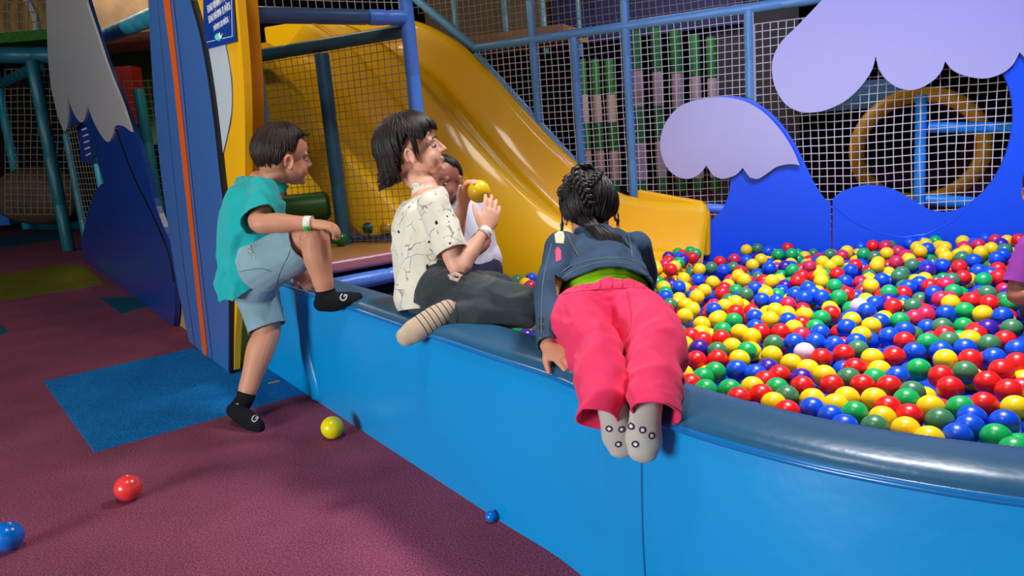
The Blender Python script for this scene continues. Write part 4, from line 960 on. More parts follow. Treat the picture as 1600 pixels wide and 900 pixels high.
# ---------------------------------------------------------------- girl kneeling on the wall
b3 = empty('person', P(985, 610, 1.70), 'child with braided black hair, denim jacket and pink trousers kneeling on the padded wall', 'person'); b_par = b3
def G(x, y, d): return P(x, y, d if d < 1.5 else 1.5+(d-1.5)*.8)
f3 = V((-.02, 1, 0)).normalized(); s3 = V((1, 0, 0))
hc3 = G(921, 328, 2.34); hF3 = V((.02, .86, -.5)); hU3 = V((0, .5, .86))
pel = G(951, 492, 1.98); wai = G(947, 466, 2.08); che = G(938, 420, 2.18); shl = G(932, 386, 2.24); nk = G(926, 366, 2.28)
hipL = G(914, 500, 1.95); hipR = G(990, 502, 1.94); kneeL = G(928, 550, 1.72); kneeR = G(1028, 553, 1.66)
ankL = G(949, 600, 1.51); ankR = G(1014, 606, 1.45); hL = G(954, 624, 1.465); hR = G(1010, 632, 1.41); tL = G(973, 700, 1.45); tR = G(1004, 707, 1.385)
shL = G(879, 386, 2.20); elL = G(857, 455, 2.03); wrL = P(858, 541, 1.80)
shR = G(992, 387, 2.22); elR = G(1006, 430, 2.30); wrR = G(985, 470, 2.42)
mb = MB(); head(mb, hc3, hF3, hU3, .94)
loft(mb, [(nk-V((0, .03, .03)), .042, .042), (nk, .038, .038), (hc3+V((0, -.015, -.055)), .04, .042)], s3)
loft(mb, [(pel, 0.096, 0.078), (wai, 0.081, 0.067), (che, 0.094, 0.069), (shl, 0.078, 0.046), (nk, 0.038, 0.038)], s3)
for sh, el, wr in ((shL, elL, wrL), (shR, elR, wrR)):
    loft(mb, [(sh, .033, .033), (el, .028, .028), (el.lerp(wr, .3), .028, .028), (wr, .019, .018)], UP)
for hp, kn, an in ((hipL, kneeL, ankL), (hipR, kneeR, ankR)):
    loft(mb, [(hp, .052, .052), (kn, .038, .038)], s3); loft(mb, [(kn, .042, .042), (kn.lerp(an, .35), .042, .042), (an, .025, .025)], s3)
for a, h, t in ((ankL, hL, tL), (ankR, hR, tR)):
    loft(mb, [(h, .023, .022), (h.lerp(t, .35), .024, .021), (h.lerp(t, .75), .029, .019), (t, .023, .014)], s3)
hand(mb, wrL, P(872, 562, 1.765)-wrL+V((.01, .0, .01)), V((.1, .6, -1)), 1, (.25, .25, .25, .3), .88)
hand(mb, wrR, V((0, .5, -.5)), V((0, -.5, -1)), -1, (.4, .4, .4, .4), .88)
finish('body', mb, M_skin2, b3, .004, 3)
face_bits(hc3, hF3, hU3, .94, b3)
M_h3 = hairmat('hair_black', (20, 15, 15))
def lim3(ph):
    a = abs(ph); return float(np.interp(a, [0, .6, 1.0, 1.3, 1.7, 2.2, 3.15], [1.0, 1.1, 1.45, 1.8, 2.2, 2.65, 2.75]))
def braid(mb, pts, r, turns, m_=3):
    """three interleaved strands along a path"""
    C2 = smooth_poly(pts, closed=False, sub=8, corner=179); n_ = len(C2)
    for s_ in range(3):
        q = []; rs = []
        for i, p in enumerate(C2):
            t = (C2[min(i+1, n_-1)]-C2[max(i-1, 0)]).normalized(); out = (CAM-p).normalized(); sd = t.cross(out).normalized(); a = 2*math.pi*(turns*i/n_+s_/3)
            q.append(p+sd*math.sin(a)*r*.85+out*math.sin(2*a)*r*.42); rs.append(r*.62*(1-.35*i/n_))
        mb.tube(q, rs, 8)
def ex3(mb, S, M, rd_):
    braid(mb, [S(.35, 2.6, 1.10), S(.8, -2.75, 1.14), S(1.3, -2.8, 1.14), S(1.7, -2.95, 1.12), S(2.1, -3.05, 1.10)], .0155, 3.2)
    braid(mb, [S(.5, -1.7, 1.08), S(1.0, -2.2, 1.10), S(1.45, -2.5, 1.10)], .0115, 2.6)
    braid(mb, [S(.7, 2.5, 1.07), S(1.1, 2.8, 1.10), S(1.5, -3.1, 1.12)], .0115, 2.4)
    braid(mb, [S(.8, -1.35, 1.06), S(1.15, -1.75, 1.08), S(1.6, -2.1, 1.08)], .0105, 2.4)
    e = G(915, 345, 2.235)
    for k in range(230):     # loose tail over the jacket
        a = rd_.uniform(-1, 1); b_ = rd_.uniform(-1, 1); f_ = G(974+20*a+10*b_, 398+10*b_, 2.125); p0 = e+V((.02*a, 0, .012*b_)); m_1 = G(936+9*a, 362+8*b_, 2.15); m_2 = G(955+17*a, 378+9*b_, 2.13)
        mb.tube([p0, m_1, m_2, f_], [.003, .0034, .003, .0005], 5)
    for k in range(60):      # wisps beside the face
        sd = rd_.choice((-1, 1)); p = S(1.5, sd*1.25, 1.04); mb.tube([S(1.0, sd*1.2, 1.05), p, p+V((sd*.006*rd_.random()+.003, -.01, -.035)), p+V((sd*.012*rd_.random(), -.01, -.075+.03*rd_.random()))], [.002, .0022, .0018, .0004], 5)
hr3 = hair(hc3, hF3, hU3, .94, lim3, 480, .0030, M_h3, b3, lift=1.02, seed=14, extra=ex3, rad=(.082, .098, .093))
# lime undershirt, denim jacket
mb = MB(); loft(mb, [(G(950, 488, 2.0), 0.103, 0.074), (G(949, 478, 2.035), 0.107, 0.078), (wai, 0.114, 0.087), (G(943, 448, 2.13), 0.103, 0.076), (che, 0.099, 0.074)], s3)
finish('undershirt', mb, mat('cotton_lime', (140, 205, 20), .85, .2, bump=.2, bscale=200, bdist=.001), b3, .0055, 4, fold=.004, fscale=12)
M_den = mat('denim_dark', (52, 74, 98), .85, .2, bump=.35, bscale=300, var=.5, vscale=7, bdist=.001, stretch=(1, 1, .6))
mb = MB()
loft(mb, [(G(949, 482, 2.02), 0.115, 0.096), (G(946, 464, 2.07), 0.128, 0.098), (G(942, 446, 2.13), 0.124, 0.094), (che, 0.118, 0.086), (shl, 0.109, 0.063), (nk+V((0, -.012, .002)), 0.055, 0.048), (nk+V((0, 0.000, 0.029)), 0.048, 0.043)], s3, cap='flat')
for sh, el, wr, e_ in ((shL, elL, wrL, 1.1), (shR, elR, wrR, 1.05)):
    loft(mb, [(sh+V((0, -.005, .0)), .046, .048), (sh.lerp(el, .5), .043, .043), (el, .040, .040), (el.lerp(wr, .5), .036, .036), (el.lerp(wr, 1.0), .035, .033), (el.lerp(wr, e_), .035, .033)], UP)
jk = finish('jacket', mb, M_den, b3, .005, 4, cuts=[(G(946, 465, 2.065), (pel-che), .142), (elL.lerp(wrL, .98), wrL-elL, .05), (nk+V((0, 0, .012)), V((0, .5, 1)), .055), (elR.lerp(wrR, .95), wrR-elR, .05)], fold=.006, fscale=11, fdir=(1, 1, .8), seed=41, thick=.005)
M_st = mat('stitch_tan', (120, 96, 70), .8); M_dn = mat('denim_pale_seam', (92, 112, 132), .8)
for px in ([(868, 432), (900, 412), (950, 402), (990, 408), (1012, 424)], [(872, 440), (905, 419), (950, 409), (990, 416), (1010, 430)]): seam('hem_seam', px, 0, jk, M_dn, jk, .0016)
seam('back_seam', [(880, 352), (892, 378), (904, 400)], 0, jk, M_st, jk, .0014); seam('back_seam', [(980, 362), (985, 380), (988, 402)], 0, jk, M_dn, jk, .0014)
seam('sleeve_seam', [(862, 380), (850, 430), (846, 480), (846, 520)], 0, jk, M_dn, jk, .0014); seam('cuff_seam', [(843, 528), (858, 532), (873, 530)], 0, jk, M_dn, jk, .002)
seam('shoulder_trim', [(870, 358), (890, 347), (905, 343), (925, 341), (945, 343)], 0, jk, mat('trim_pink', (216, 150, 140), .8), jk, .0035); seam('shoulder_trim', [(950, 344), (972, 346), (995, 358)], 0, jk, MATS['trim_pink'], jk, .0032)
on(875, 371, jk, [polysub([(-.012, -.016), (.008, -.018), (.012, .002), (.010, .016), (.004, .008), (-.001, .018), (-.006, .006), (-.013, .01)], [(0, 1, 2, 3, 4, 5, 6, 7)])], 'white_patch', mat('patch_cream', (214, 204, 172), .8), jk)
on(872, 398, jk, [polysub([(-.007, -.02), (.007, -.014), (.008, .012), (.001, .022), (-.006, .012)], [(0, 1, 2, 3, 4)])], 'pink_patch', mat('patch_pink', (225, 62, 110), .7), jk)
for y in (500, 512): on(846, y, jk, [disc2(0, 0, .006)], 'cuff_button', mat('button_metal', (120, 110, 100), .3, metal=.8), jk)
# pink trousers, flared cropped legs
M_pk = mat('fleece_pink', (234, 56, 102), .95, .1, bump=.2, bscale=180, sheen=.08, bdist=.0012)
mb = MB()
loft(mb, [(G(947, 464, 2.09), 0.118, 0.090), (G(949, 474, 2.05), 0.121, 0.093), (G(950, 484, 2.02), 0.122, 0.094), (G(951, 498, 1.98), 0.126, 0.097), (G(952, 510, 1.95), 0.115, 0.096)], s3, cap='flat')
ell(mb, G(917, 500, 1.93), (.078, .08, .080)); ell(mb, G(988, 502, 1.92), (.080, .08, .080))
loft(mb, [(hipL, .080, .080), (hipL.lerp(kneeL, .6)+V((-.012, 0, 0)), .058, .070), (kneeL+V((0, -.01, .008)), .056, .055)], s3)
loft(mb, [(hipR, .080, .080), (hipR.lerp(kneeR, .6)+V((.008, 0, 0)), .066, .074), (kneeR+V((0, -.01, .008)), .060, .056)], s3)
loft(mb, [(kneeL+V((0, -.01, .004)), .054, .052), (G(934, 574, 1.60), .048, .050), (G(941, 606, 1.50), .045, .050), (G(937, 648, 1.445), .046, .056), (G(934, 700, 1.425), .052, .060)], s3)
loft(mb, [(kneeR+V((0, -.01, .004)), .058, .054), (G(1026, 580, 1.53), .053, .052), (G(1022, 608, 1.44), .048, .052), (G(1028, 650, 1.375), .051, .058), (G(1030, 705, 1.355), .064, .064)], s3)
ell(mb, G(902, 556, 1.74), (.028, .04, .04)); ell(mb, G(1048, 562, 1.66), (.024, .035, .04))
tq = finish('trousers', mb, M_pk, b3, .0055, 4, cuts=[(G(985, 650, 1.400), V((-.22, -.64, -.72)), .3), (G(950, 482, 2.03), (che-pel), .2)], fold=.018, fscale=9, fdir=(1, 1, 1.1), seed=52, thick=.004)
M_pks = mat('seam_pink', (196, 40, 74), .9)
seam('waist_seam', [(872, 462), (900, 456), (950, 451), (990, 450), (1022, 452)], 0, tq, M_pks, tq, .0014)
seam('centre_seam', [(978, 449), (985, 480), (987, 505), (978, 528)], 0, tq, M_pks, tq, .0014)
for x in (884, 900, 918, 938, 956, 972, 990, 1006): seam('gather', [(x, 436), (x+1, 444), (x-1, 450)], 0, tq, M_pks, tq, .0018)
M_gs = mat('sock_grey', (186, 182, 172), .9, .2, bump=.2, bscale=250, bdist=.001); M_fl = mat('sock_flower', (62, 38, 70), .8)
for nm, kn, an, h, t in (('l', kneeL, ankL, hL, tL), ('r', kneeR, ankR, hR, tR)):
    mb = MB(); loft(mb, [(an.lerp(kn, .06), .029, .029), (an, .030, .029), (h.lerp(t, .1), .030, .028)], s3)
    loft(mb, [(h, .029, .028), (h.lerp(t, .35), .030, .027), (h.lerp(t, .75), .035, .025), (t, .028, .019)], s3)
    sk = finish('sock', mb, M_gs, b3, .004, 4)
    for px in (((952, 670), (971, 671), (966, 694)) if nm == 'l' else ((986, 666), (1004, 672), (993, 694), (1018, 681))):
        on(px[0], px[1], sk, [ring2(0, 0, .0032, .0062)], 'flower_print', M_fl, sk); on(px[0], px[1], sk, [disc2(0, 0, .003)], 'flower_print', mat('flower_core', (230, 226, 226), .8), sk)

# ---------------------------------------------------------------- small boy standing in the balls
g0 = P(738, 440, 3.10); b4 = empty('person', (g0.x, g0.y, .015), 'small child with short black hair and pale t-shirt standing in the balls behind the wall', 'person'); b_par = b4
f4 = V((-.62, -.78, 0)).normalized(); s4 = V((f4.y, -f4.x, 0))
hc4 = P(693, 282, 3.00); hF4 = V((-.30, -.95, -.06)); hU4 = V((-.1, 0, 1))
pel = P(742, 420, 3.10); wai = P(738, 390, 3.09); che = P(730, 350, 3.07); shl = P(722, 325, 3.06); nk = P(704, 314, 3.04)
hips = [pel+s4*.05, pel-s4*.05]; feet = [V((h.x+s4.x*.03*k, h.y+s4.y*.03*k, .05)) for h, k in ((hips[0], 1), (hips[1], -1))]
mb = MB(); head(mb, hc4, hF4, hU4, .94)
loft(mb, [(nk-V((0, 0, .03)), .04, .04), (nk, .036, .038), (hc4+V((.0, .01, -.06)), .038, .04)], s4)
loft(mb, [(pel, .095, .08), (wai, .09, .08), (che, .10, .075), (shl, .08, .05), (nk, .04, .04)], s4)
arms4 = ((P(737, 335, 2.98), P(757, 375, 2.94), P(738, 398, 2.86)), (P(702, 332, 3.10), P(694, 385, 3.08), P(705, 410, 3.0)))
for sh, el, wr in arms4:
    loft(mb, [(sh, .032, .032), (el, .027, .027), (wr, .019, .018)], UP); hand(mb, wr, V((-.4, -.3, -.6)), V((-.4, .3, 0)), 1, (.4, .4, .4, .4), .8)
for h, f_ in zip(hips, feet):
    loft(mb, [(h, .06, .06), (h.lerp(f_, .5), .042, .042), (h.lerp(f_, .7), .04, .04), (f_, .026, .026)], s4); loft(mb, [(f_-f4*.03-V((0, 0, .012)), .022, .02), (f_+f4*.09-V((0, 0, .012)), .026, .016)], s4)
finish('body', mb, M_skin3, b4, .0045, 3); face_bits(hc4, hF4, hU4, .94, b4)
hair(hc4, hF4, hU4, .94, lambda ph: lim1(ph)*float(np.interp(abs(ph), [0, 1.4, 1.9], [.80, .74, 1])), 500, .0020, hairmat('hair_jet', (18, 14, 14)), b4, lift=.985, seed=23, ends=-.04, capo=.96)
mb = MB()
loft(mb, [(P(744, 432, 3.10), .10, .09), (P(743, 405, 3.10), .114, .10), (wai, .108, .098), (che, .114, .09), (shl, .098, .06), (nk, .048, .045)], s4, cap='flat')
for sh, el, wr in arms4: loft(mb, [(sh, .044, .044), (sh.lerp(el, .6), .046, .045), (sh.lerp(el, 1.0), .047, .046)], UP)
finish('t_shirt', mb, mat('cotton_pale_grey', (196, 192, 206), .85, .2), b4, .006, 4, cuts=[(a[0].lerp(a[1], .8), a[1]-a[0], .07) for a in arms4]+[(P(744, 424, 3.10), V((0, 0, -1)), .3)], fold=.007, fscale=9, seed=61)
mb = MB(); loft(mb, [(P(745, 405, 3.10), .10, .092), (pel, .106, .10), (P(746, 440, 3.11), .10, .095)], s4)
for h, f_ in zip(hips, feet): loft(mb, [(h, .075, .075), (h.lerp(f_, .5), .058, .058), (h.lerp(f_, .85), .048, .048)], s4)
finish('trousers', mb, mat('cotton_indigo', (44, 42, 70), .85, .2), b4, .006, 4, fold=.006, fscale=9, seed=66)

# ---------------------------------------------------------------- child at the right picture edge
b5 = empty('person', (P(1660, 470, 2.9).x, P(1660, 470, 2.9).y, .015), 'child in a purple t-shirt sitting in the balls, cut by the right picture edge', 'person'); b_par = b5
f5 = V((.55, .83, 0)).normalized(); s5 = V((f5.y, -f5.x, 0))
pel = P(1680, 490, 2.9); pel.z = .13; shl = P(1655, 365, 2.9); nk = shl+V((-.01, .01, .05)); che = pel.lerp(shl, .65); hc5 = nk+V((-.01, .03, .12)); hF5 = V((.3, .9, -.1))
shL_ = P(1612, 385, 2.86); elL_ = P(1588, 458, 2.86); wrL_ = P(1650, 470, 2.75); shR_ = shl+s5*.12; elR_ = shR_+V((.05, .0, -.2)); wrR_ = elR_+f5*.18
kn = [pel+f5*.22+s5*k*.12+V((0, 0, .0)) for k in (-1, 1)]; an_ = [pel+f5*.24-s5*k*.08+V((0, 0, -.04)) for k in (-1, 1)]
mb = MB(); head(mb, hc5, hF5, UP, 1.05)
loft(mb, [(nk, .042, .042), (hc5-V((0, 0, .06)), .042, .044)], s5); loft(mb, [(pel, .11, .09), (pel.lerp(shl, .4), .095, .08), (che, .11, .08), (shl, .095, .055), (nk, .045, .045)], s5)
for sh, el, wr in ((shL_, elL_, wrL_), (shR_, elR_, wrR_)):
    loft(mb, [(sh, .038, .038), (el, .033, .033), (el.lerp(wr, .3), .033, .033), (wr, .022, .02)], UP); hand(mb, wr, wr-el, V((0, 0, -1)), 1, (.5, .5, .5, .5), .95)
for k_, a_ in zip(kn, an_): loft(mb, [(pel, .075, .07), (k_, .05, .05)], UP); loft(mb, [(k_, .05, .05), (a_, .03, .03)], UP); loft(mb, [(a_, .028, .028), (a_+f5*.09, .03, .018)], UP)
finish('body', mb, M_skin3, b5, .005, 3, zmin=.02); face_bits(hc5, hF5, UP, 1.05, b5)
hair(hc5, hF5, UP, 1.05, lim1, 400, .0025, MATS['hair_jet'], b5, seed=29)
mb = MB(); loft(mb, [(pel+V((0, 0, -.03)), .125, .105), (pel.lerp(shl, .4), .115, .10), (che, .125, .095), (shl, .11, .066), (nk, .052, .05)], s5, cap='flat')
for sh, el, wr in ((shL_, elL_, wrL_), (shR_, elR_, wrR_)): loft(mb, [(sh, .050, .050), (sh.lerp(el, .5), .054, .052), (sh.lerp(el, .9), .056, .054)], UP)
finish('t_shirt', mb, mat('cotton_purple', (120, 44, 130), .85, .2), b5, .006, 4, cuts=[(shL_.lerp(elL_, .82), elL_-shL_, .08), (shR_.lerp(elR_, .8), elR_-shR_, .08)], fold=.007, fscale=9, seed=71)
mb = MB(); loft(mb, [(pel+V((0, 0, .04)), .12, .10), (pel-V((0, 0, .02)), .12, .10)], s5)
for k_, a_ in zip(kn, an_): loft(mb, [(pel, .088, .08), (k_, .062, .06), (k_.lerp(a_, .5), .055, .05), (a_, .04, .04)], UP)
finish('trousers', mb, mat('cotton_navy', (28, 34, 60), .85, .2), b5, .006, 4, zmin=.018, fold=.005)
KEEP_OUT = []
for h, f_ in zip(hips, feet): KEEP_OUT += [(*h.lerp(f_, t), .07) for t in (.3, .5, .7, .9, 1.0)]
KEEP_OUT += [(pel.x, pel.y, pel.z, .16)]+[(*pel.lerp(k_, t), .08) for k_ in kn for t in (.4, .7, 1.0)]+[(*pel.lerp(shl, t), .13) for t in (.2, .5)]+[(*a_, .07) for a_ in an_]+[(*(a_+f5*.06), .05) for a_ in an_]+[(*elL_, .05), (*elL_.lerp(wrL_, .5), .045), (*wrL_, .05)]
# ================================================================== BALLS
BR = .04
BC = {'R': ('red', (226, 28, 30)), 'Y': ('yellow', (246, 206, 16)), 'B': ('blue', (8, 78, 214)), 'G': ('bright green', (12, 168, 84)), 'S': ('sage green', (62, 124, 84)),
      'K': ('raspberry pink', (206, 38, 78)), 'P': ('purple', (62, 26, 150)), 'W': ('pale lilac', (222, 204, 226))}
BM = {k: mat('ball_'+v[0].replace(' ', '_'), v[1], .32, .5, coat=.1) for k, v in BC.items()}
seed_txt = '''750,505,R 843,487,R 913,550,R 545,493,Y 625,528,Y 680,480,W 695,552,Y 770,578,Y 568,575,R 670,622,R 793,618,R 925,613,R 850,685,Y 1040,625,R 973,505,Y 1040,500,R 1153,550,G 865,590,S 973,595,G 965,555,Y 1052,585,B 1245,580,R 1345,562,S 1283,627,R 1110,645,S 1120,682,G 1208,705,Y 1210,765,S 1315,710,G 1425,700,R 1438,605,R 1525,640,R 1535,710,Y 1490,770,B 1430,820,G 1325,795,B 1380,760,B 1095,745,R 1040,720,R 958,685,Y 895,733,G 965,780,S 1000,750,Y 1110,805,Y 1225,832,Y 1285,822,B 790,745,B 840,775,B 735,718,B 660,722,R 640,675,S 565,693,Y 705,685,Y 775,700,Y 540,635,G 455,665,R 490,660,R 437,625,Y 368,630,G 318,630,G 260,582,G 337,568,G 385,510,Y 337,510,R 243,513,R 195,575,Y 238,612,R 465,570,B 495,600,R 395,565,B 525,555,P 650,590,P 438,475,G 472,412,Y 410,398,Y 555,445,S 635,440,B 735,440,B 895,440,B 795,450,B 745,400,B 305,470,S 257,465,P 370,462,Y 198,453,Y 320,425,R 275,430,R 210,415,R 345,390,G 255,365,Y 320,345,Y 160,400,S 385,350,G 500,400,R 575,395,R 475,335,B 480,380,B 615,352,B 545,345,Y 570,310,Y 615,320,Y 660,325,Y 750,340,G 790,320,R 670,365,R 710,375,G 630,383,Y 855,378,B 875,348,Y 960,370,Y 915,410,Y 900,470,S 1030,415,B 1095,390,B 1100,435,R 1135,480,B 1190,440,G 1250,375,S 1260,410,R 1275,435,S 1345,465,B 1245,475,B 1265,510,Y 1365,510,R 1435,445,S 1370,430,Y 1440,382,P 1510,430,R 1545,380,S 1465,505,B 1560,470,B 1495,555,R 1560,525,R 1355,310,G 1265,320,B 1180,325,K 1125,290,S 1050,290,R 1025,270,P 965,280,B 915,287,W 850,240,R 955,205,Y 1030,232,G 1110,210,B 1160,195,B 1245,260,K 1215,235,B 1285,275,Y 1200,205,R 1260,200,K 1335,170,R 1290,180,S 1420,180,G 1435,235,S 1380,265,R 1440,275,R 1415,320,Y 1500,330,B 1565,325,Y 1530,275,G 815,155,R 750,185,Y 745,160,Y 805,205,G 670,165,R 650,185,R 695,215,B 630,140,G 545,185,Y 430,180,Y 475,215,B 437,240,S 520,235,Y 515,265,B 560,270,B 605,280,K 395,275,Y 350,290,Y 395,315,R 305,305,B 300,190,Y 235,250,Y 340,235,R 265,225,Y 180,285,Y 130,285,S 105,250,B 160,210,B 185,330,Y 215,305,Y 110,310,R 130,350,Y 980,120,Y 1060,105,K 1100,80,K 1130,120,S 1070,165,S 1000,180,B 1180,125,B 1020,70,Y 1015,40,K 925,72,G 970,85,S 1150,45,Y 1185,50,B 1260,45,Y 1265,85,Y 1320,75,Y 1340,45,K 1335,20,Y 1400,35,K 1410,65,Y 1455,50,Y 1505,55,S 1475,90,B 1380,100,B 1480,135,R 1250,120,B 1320,125,R 870,140,B 890,120,R 755,105,Y 785,75,S 815,105,Y 835,80,K 700,125,K 610,48,R 570,75,G 530,62,B 485,50,S 440,55,Y 500,95,Y 465,118,Y 415,145,R 440,100,B 385,130,S 390,95,K 345,140,B 265,65,Y 240,45,Y 295,50,B 330,105,R 290,130,S 230,100,G 55,90,S 90,75,Y 160,140,G 250,135,Y 120,130,R 180,175,Y 70,190,G 240,180,B 600,125,P 720,240,B 770,250,B 640,240,B 680,255,B 800,250,G 1130,340,K 1000,355,B 1070,350,G'''
seeds = []
for w in seed_txt.split():
    x, y, c = w.split(','); seeds.append((1000+float(x)/2.647, 370+float(y)/2.647, c))
for x, y, c in ((360, 600, 'G'), (432, 590, 'S'), (345, 648, 'B'), (428, 620, 'K'), (412, 680, 'S'), (335, 692, 'Y'), (460, 700, 'Y'), (515, 665, 'G'), (510, 640, 'R'), (490, 715, 'K'), (385, 640, 'Y')):
    seeds.append((700+x/3.81, 260+y/3.81, c))
def surf(p):
    far_ = min(1, max(0, (p.y-2.6)/2.2)); return .132+.006*far_+.035*max(0, p.x-1.9)*far_
B = []; CC = []; FX = []
for x, y, c in seeds:
    p = PZ(x, y, .09)
    for _ in range(3): p = PZ(x, y, surf(p)-.035)
    B.append(list(p)); CC.append(c); FX.append(1)
ns = len(B)
rb = random.Random(5)
inner = [LINE[i]+nrm(LINE, i)*(.193+BR+.006) for i in range(len(LINE))]
polyB = [(p.x, p.y) for p in inner if True]+[(3.6, 1.2), (3.75, 4.35)]+[(back(s, 0, .03+BR).x, back(s, 0, .03+BR).y) for s in (1.9, 0, -.42)]+[(back(-.42, 0, .42).x, back(-.42, 0, .42).y), (back(-.66, 0, .50).x, back(-.66, 0, .50).y), (back(-.68, 0, 1.12).x, back(-.68, 0, 1.12).y), (back(-1.86, 0, 1.12).x, back(-1.86, 0, 1.12).y), (back(-1.9, 0, 2.16).x, back(-1.9, 0, 2.16).y), (POST.x+.08, POST.y+.05), (front(.50, .78).x, front(.50, .78).y)]
# drop the part of the rim line left of the platform
k0 = next(i for i in range(len(LINE)) if (LINE[i]-A).dot(U) > .50)
polyB = [(p.x, p.y) for p in inner[k0:]]+polyB[len(inner):]
def inpoly(x, y, pl=polyB):
    c = False; j = len(pl)-1
    for i in range(len(pl)):
        if (pl[i][1] > y) != (pl[j][1] > y) and x < (pl[j][0]-pl[i][0])*(y-pl[i][1])/(pl[j][1]-pl[i][1])+pl[i][0]: c = not c
        j = i
    return c
keep = [i for i in range(ns) if inpoly(B[i][0], B[i][1])]
B = [B[i] for i in keep]; CC = [CC[i] for i in keep]; ns = len(B)
X = np.array(B)
KEEP_OUT = globals().get('KEEP_OUT', [])      # (x, y, z, r): spheres along the legs of whoever is in the pit
def pushout():
    for (kx, ky, kz, kr) in KEEP_OUT:
        d = X-np.array([kx, ky, kz]); L = np.linalg.norm(d, axis=1); m = L < kr+BR
        X[m] += d[m]/L[m][:, None]*(kr+BR-L[m])[:, None]
for it in range(60):
    D_ = X[:, None, :]-X[None, :, :]; L = np.sqrt((D_**2).sum(2))+np.eye(ns)*9
    ov = np.maximum(0, .0795-L); X += (D_/L[:, :, None]*ov[:, :, None]*.5).sum(1); pushout()
    X[:, 2] = np.maximum(X[:, 2], np.array([.148 if ((p[0]-PB.x)*DB.x+(p[1]-PB.y)*DB.y < -.50 and (p[0]-PB.x)*NB.x+(p[1]-PB.y)*NB.y < 1.10) else .056 for p in X]))
pts = [tuple(p) for p in X]
cell = {}
def key(p): return (int(p[0]//.08), int(p[1]//.08), int(p[2]//.08))
def near_ok(p, d=.0775):
    k = key(p)
    for a in (-1, 0, 1):
        for b in (-1, 0, 1):
            for c in (-1, 0, 1):
                for q in cell.get((k[0]+a, k[1]+b, k[2]+c), ()):
                    if (p[0]-q[0])**2+(p[1]-q[1])**2+(p[2]-q[2])**2 < d*d: return False
    return all((p[0]-kx)**2+(p[1]-ky)**2+(p[2]-kz)**2 > (kr+BR)**2 for kx, ky, kz, kr in KEEP_OUT)
for p in pts: cell.setdefault(key(p), []).append(p)
cols = 'RRRRYYYYYBBBBGGGSSKKP'
bare = [(1.55, 5.35, .26), (1.42, 5.05, .22), (1.15, 4.55, .12), (1.0, 4.0, .10)]
def on_lip(x, y):
    q = V((x, y, 0))-PB; return q.dot(DB) < -.50 and q.dot(NB) < 1.10
def fill(n, z0, z1):
    for _ in range(n):
        x = rb.uniform(-.8, 3.7); y = rb.uniform(.7, 5.8)
        if not inpoly(x, y): continue
        if any((x-a)**2+(y-b)**2 < r*r for a, b, r in bare): continue
        zc = surf(Vector((x, y, 0)))-.04
        z = rb.uniform(z0, z1) if z1 else rb.uniform(zc-.03, zc+.008)
        if on_lip(x, y): z = max(z, .148)
        p = (x, y, max(.056, z))
        if near_ok(p): pts.append(p); CC.append(rb.choice(cols)); cell.setdefault(key(p), []).append(p)
fill(30000, .056, .058); fill(30000, 0, None); fill(16000, .07, .10)
# ---- which balls does the photograph's viewpoint show, and how large
from mathutils.bvhtree import BVHTree
occ = []
dg = bpy.context.evaluated_depsgraph_get()
for o in SC.objects:
    if o.type == 'MESH' and o.name.split('.')[0] in OCCLUDERS:
        e = o.evaluated_get(dg); me = e.to_mesh(); mw = Matrix.Translation(world_loc(o))
        occ.append(BVHTree.FromPolygons([mw @ v.co for v in me.vertices], [tuple(p.vertices) for p in me.polygons])); e.to_mesh_clear()
zb = np.full((450, 800), 1e9); idb = np.full((450, 800), -1)
for i, p in enumerate(pts):
    x, y, d = proj(p)
    if d < .3: continue
    r = FPX*BR/d
    if x < -r or x > 1600+r or y > 900+r: continue
    v = (Vector(p)-CAM); hid = 0
    for dz in (.03, -.0):
        t_ = Vector(p)+Vector((0, 0, dz))-CAM; L = t_.length; t_ = t_/L
        for b_t in occ:
            h = b_t.ray_cast(CAM, t_, L-.04)
            if h[0] is not None: hid += 1; break
    if hid == 2: continue
    x, y, r = x/2, y/2, r/2
    x0, x1 = max(0, int(x-r)), min(799, int(x+r)+1); y0, y1 = max(0, int(y-r)), min(449, int(y+r)+1)
    if x1 <= x0 or y1 <= y0: continue
    yy, xx = np.mgrid[y0:y1, x0:x1]; rr2 = (xx-x)**2+(yy-y)**2; m = rr2 < r*r
    dd = d-BR*np.sqrt(np.maximum(0, 1-rr2/(r*r))); m &= dd < zb[y0:y1, x0:x1]
    zb[y0:y1, x0:x1][m] = dd[m]; idb[y0:y1, x0:x1][m] = i
    if hid == 1: pass
cnt = np.bincount(idb[idb >= 0].ravel(), minlength=len(pts))
order = sorted(range(len(pts)), key=lambda i: -cnt[i])
ind = [i for i in order[:300] if cnt[i] > 0]
proto = {}
def place_ball(p, c, label=None, group=None, name='plastic_ball'):
    if c not in proto:
        o = MB().ball((0, 0, 0), BR, 32, 20).build(name, BM[c], angle=80); proto[c] = o; proto[c+'u'] = 0
    if not proto[c+'u']: o = proto[c]; proto[c+'u'] = 1
    else: o = proto[c].copy(); SC.collection.objects.link(o)
    o.location = p; o.rotation_euler = (rb.uniform(0, 6), rb.uniform(0, 6), 0)
    for k in ('label', 'group'):
        if k in o: del o[k]
    tag(o, label, 'ball', group); return o
uniq = {}
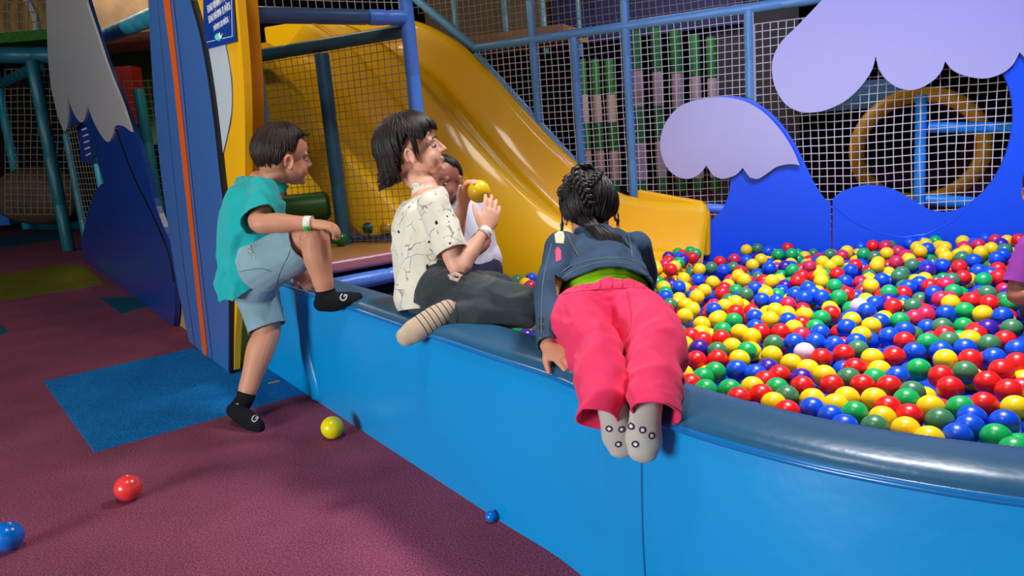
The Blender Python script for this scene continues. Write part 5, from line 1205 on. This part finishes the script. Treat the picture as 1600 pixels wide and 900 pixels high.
for i in ind:
    p = Vector(pts[i]); c = CC[i]; x, y, d = proj(p)
    dr = min((Vector((q.x, q.y, 0))-Vector((p.x, p.y, 0))).length for q in inner[::2])
    if x < 1000: z = 'between the kneeling children'
    elif dr < .14: z = 'touching the curved rim of the pit'
    elif dr < .45: z = 'in the nearest rows behind the curved rim'
    elif d < 3.0: z = 'in the middle of the pit'
    elif d < 3.9: z = 'in the farther half of the pit'
    else: z = 'far back beneath the blue wave boards'
    lb = 'glossy %s ball %s' % (BC[c][0], z)
    place_ball(p, c, lb, '%s balls %s' % (BC[c][0], z))
rest = [i for i in range(len(pts)) if i not in set(ind)]
mb = MB(); ks = list(BM); unit = MB().ball((0, 0, 0), BR, 18, 11)
uv = np.array(unit.v)
for i in rest:
    mb.mi = ks.index(CC[i]); o_ = len(mb.v); mb.v += [tuple(v) for v in (uv+np.array(pts[i]))]; mb.f += [tuple(q+o_ for q in f) for f in unit.f]; mb.m += [mb.mi]*len(unit.f)
o = mb.build('plastic_balls', [BM[k] for k in ks], angle=80)
tag(o, 'mass of multicoloured plastic balls filling the rest of the ball pit', 'balls', kind='stuff')
# loose balls
def own(p, c, rgb, lb, r=BR, name='plastic_ball'):
    o = MB().ball((0, 0, 0), r, 32, 20).build(name, mat('ball_own_%d' % int(sum(rgb)*7 % 991), rgb, .25, .5, coat=.15), angle=80); o.location = p; return tag(o, lb, 'ball')
own(PZ(200, 762, BR+.002), 'R', (244, 62, 62), 'coral red ball lying alone on the maroon carpet')
own(PZ(519, 668, BR+.002), 'Y', (244, 226, 10), 'bright lemon yellow ball on the carpet beside the foot of the padded wall')
own(PZ(12, 838, BR+.002), 'B', (0, 112, 214), 'blue ball on the carpet at the bottom left corner')
own(PZ(767, 807, .016), 'B', (0, 118, 214), 'small blue ball end peeping out under the padded wall', r=.0155, name='small_ball')
own(pp+NB*.078+DB*.03+Vector((0, 0, .520+.036)), 'G', (20, 110, 40), 'dark green ball at the foot of the post on the platform', r=.036)
for t, o_, c, lb in ((.10, .10, (190, 40, 70), 'raspberry ball behind the net, beside the back of the patterned shirt'), (.17, .17, (200, 36, 60), 'red ball farther behind the net, left of the patterned shirt'), (.30, .10, (196, 160, 30), 'yellow ball behind the net, middle of the loose cluster'), (.20, .09, (200, 166, 30), 'yellow ball nearest the net in the loose cluster'), (.42, .12, (20, 90, 80), 'teal ball farthest left on the foam block behind the net'), (.03, .12, (20, 50, 150), 'dark blue ball on the foam block right behind the corner post')):
    own(POST-DB*t-NB*o_+Vector((0, 0, .548+.036)), 'R', c, lb, r=.036)
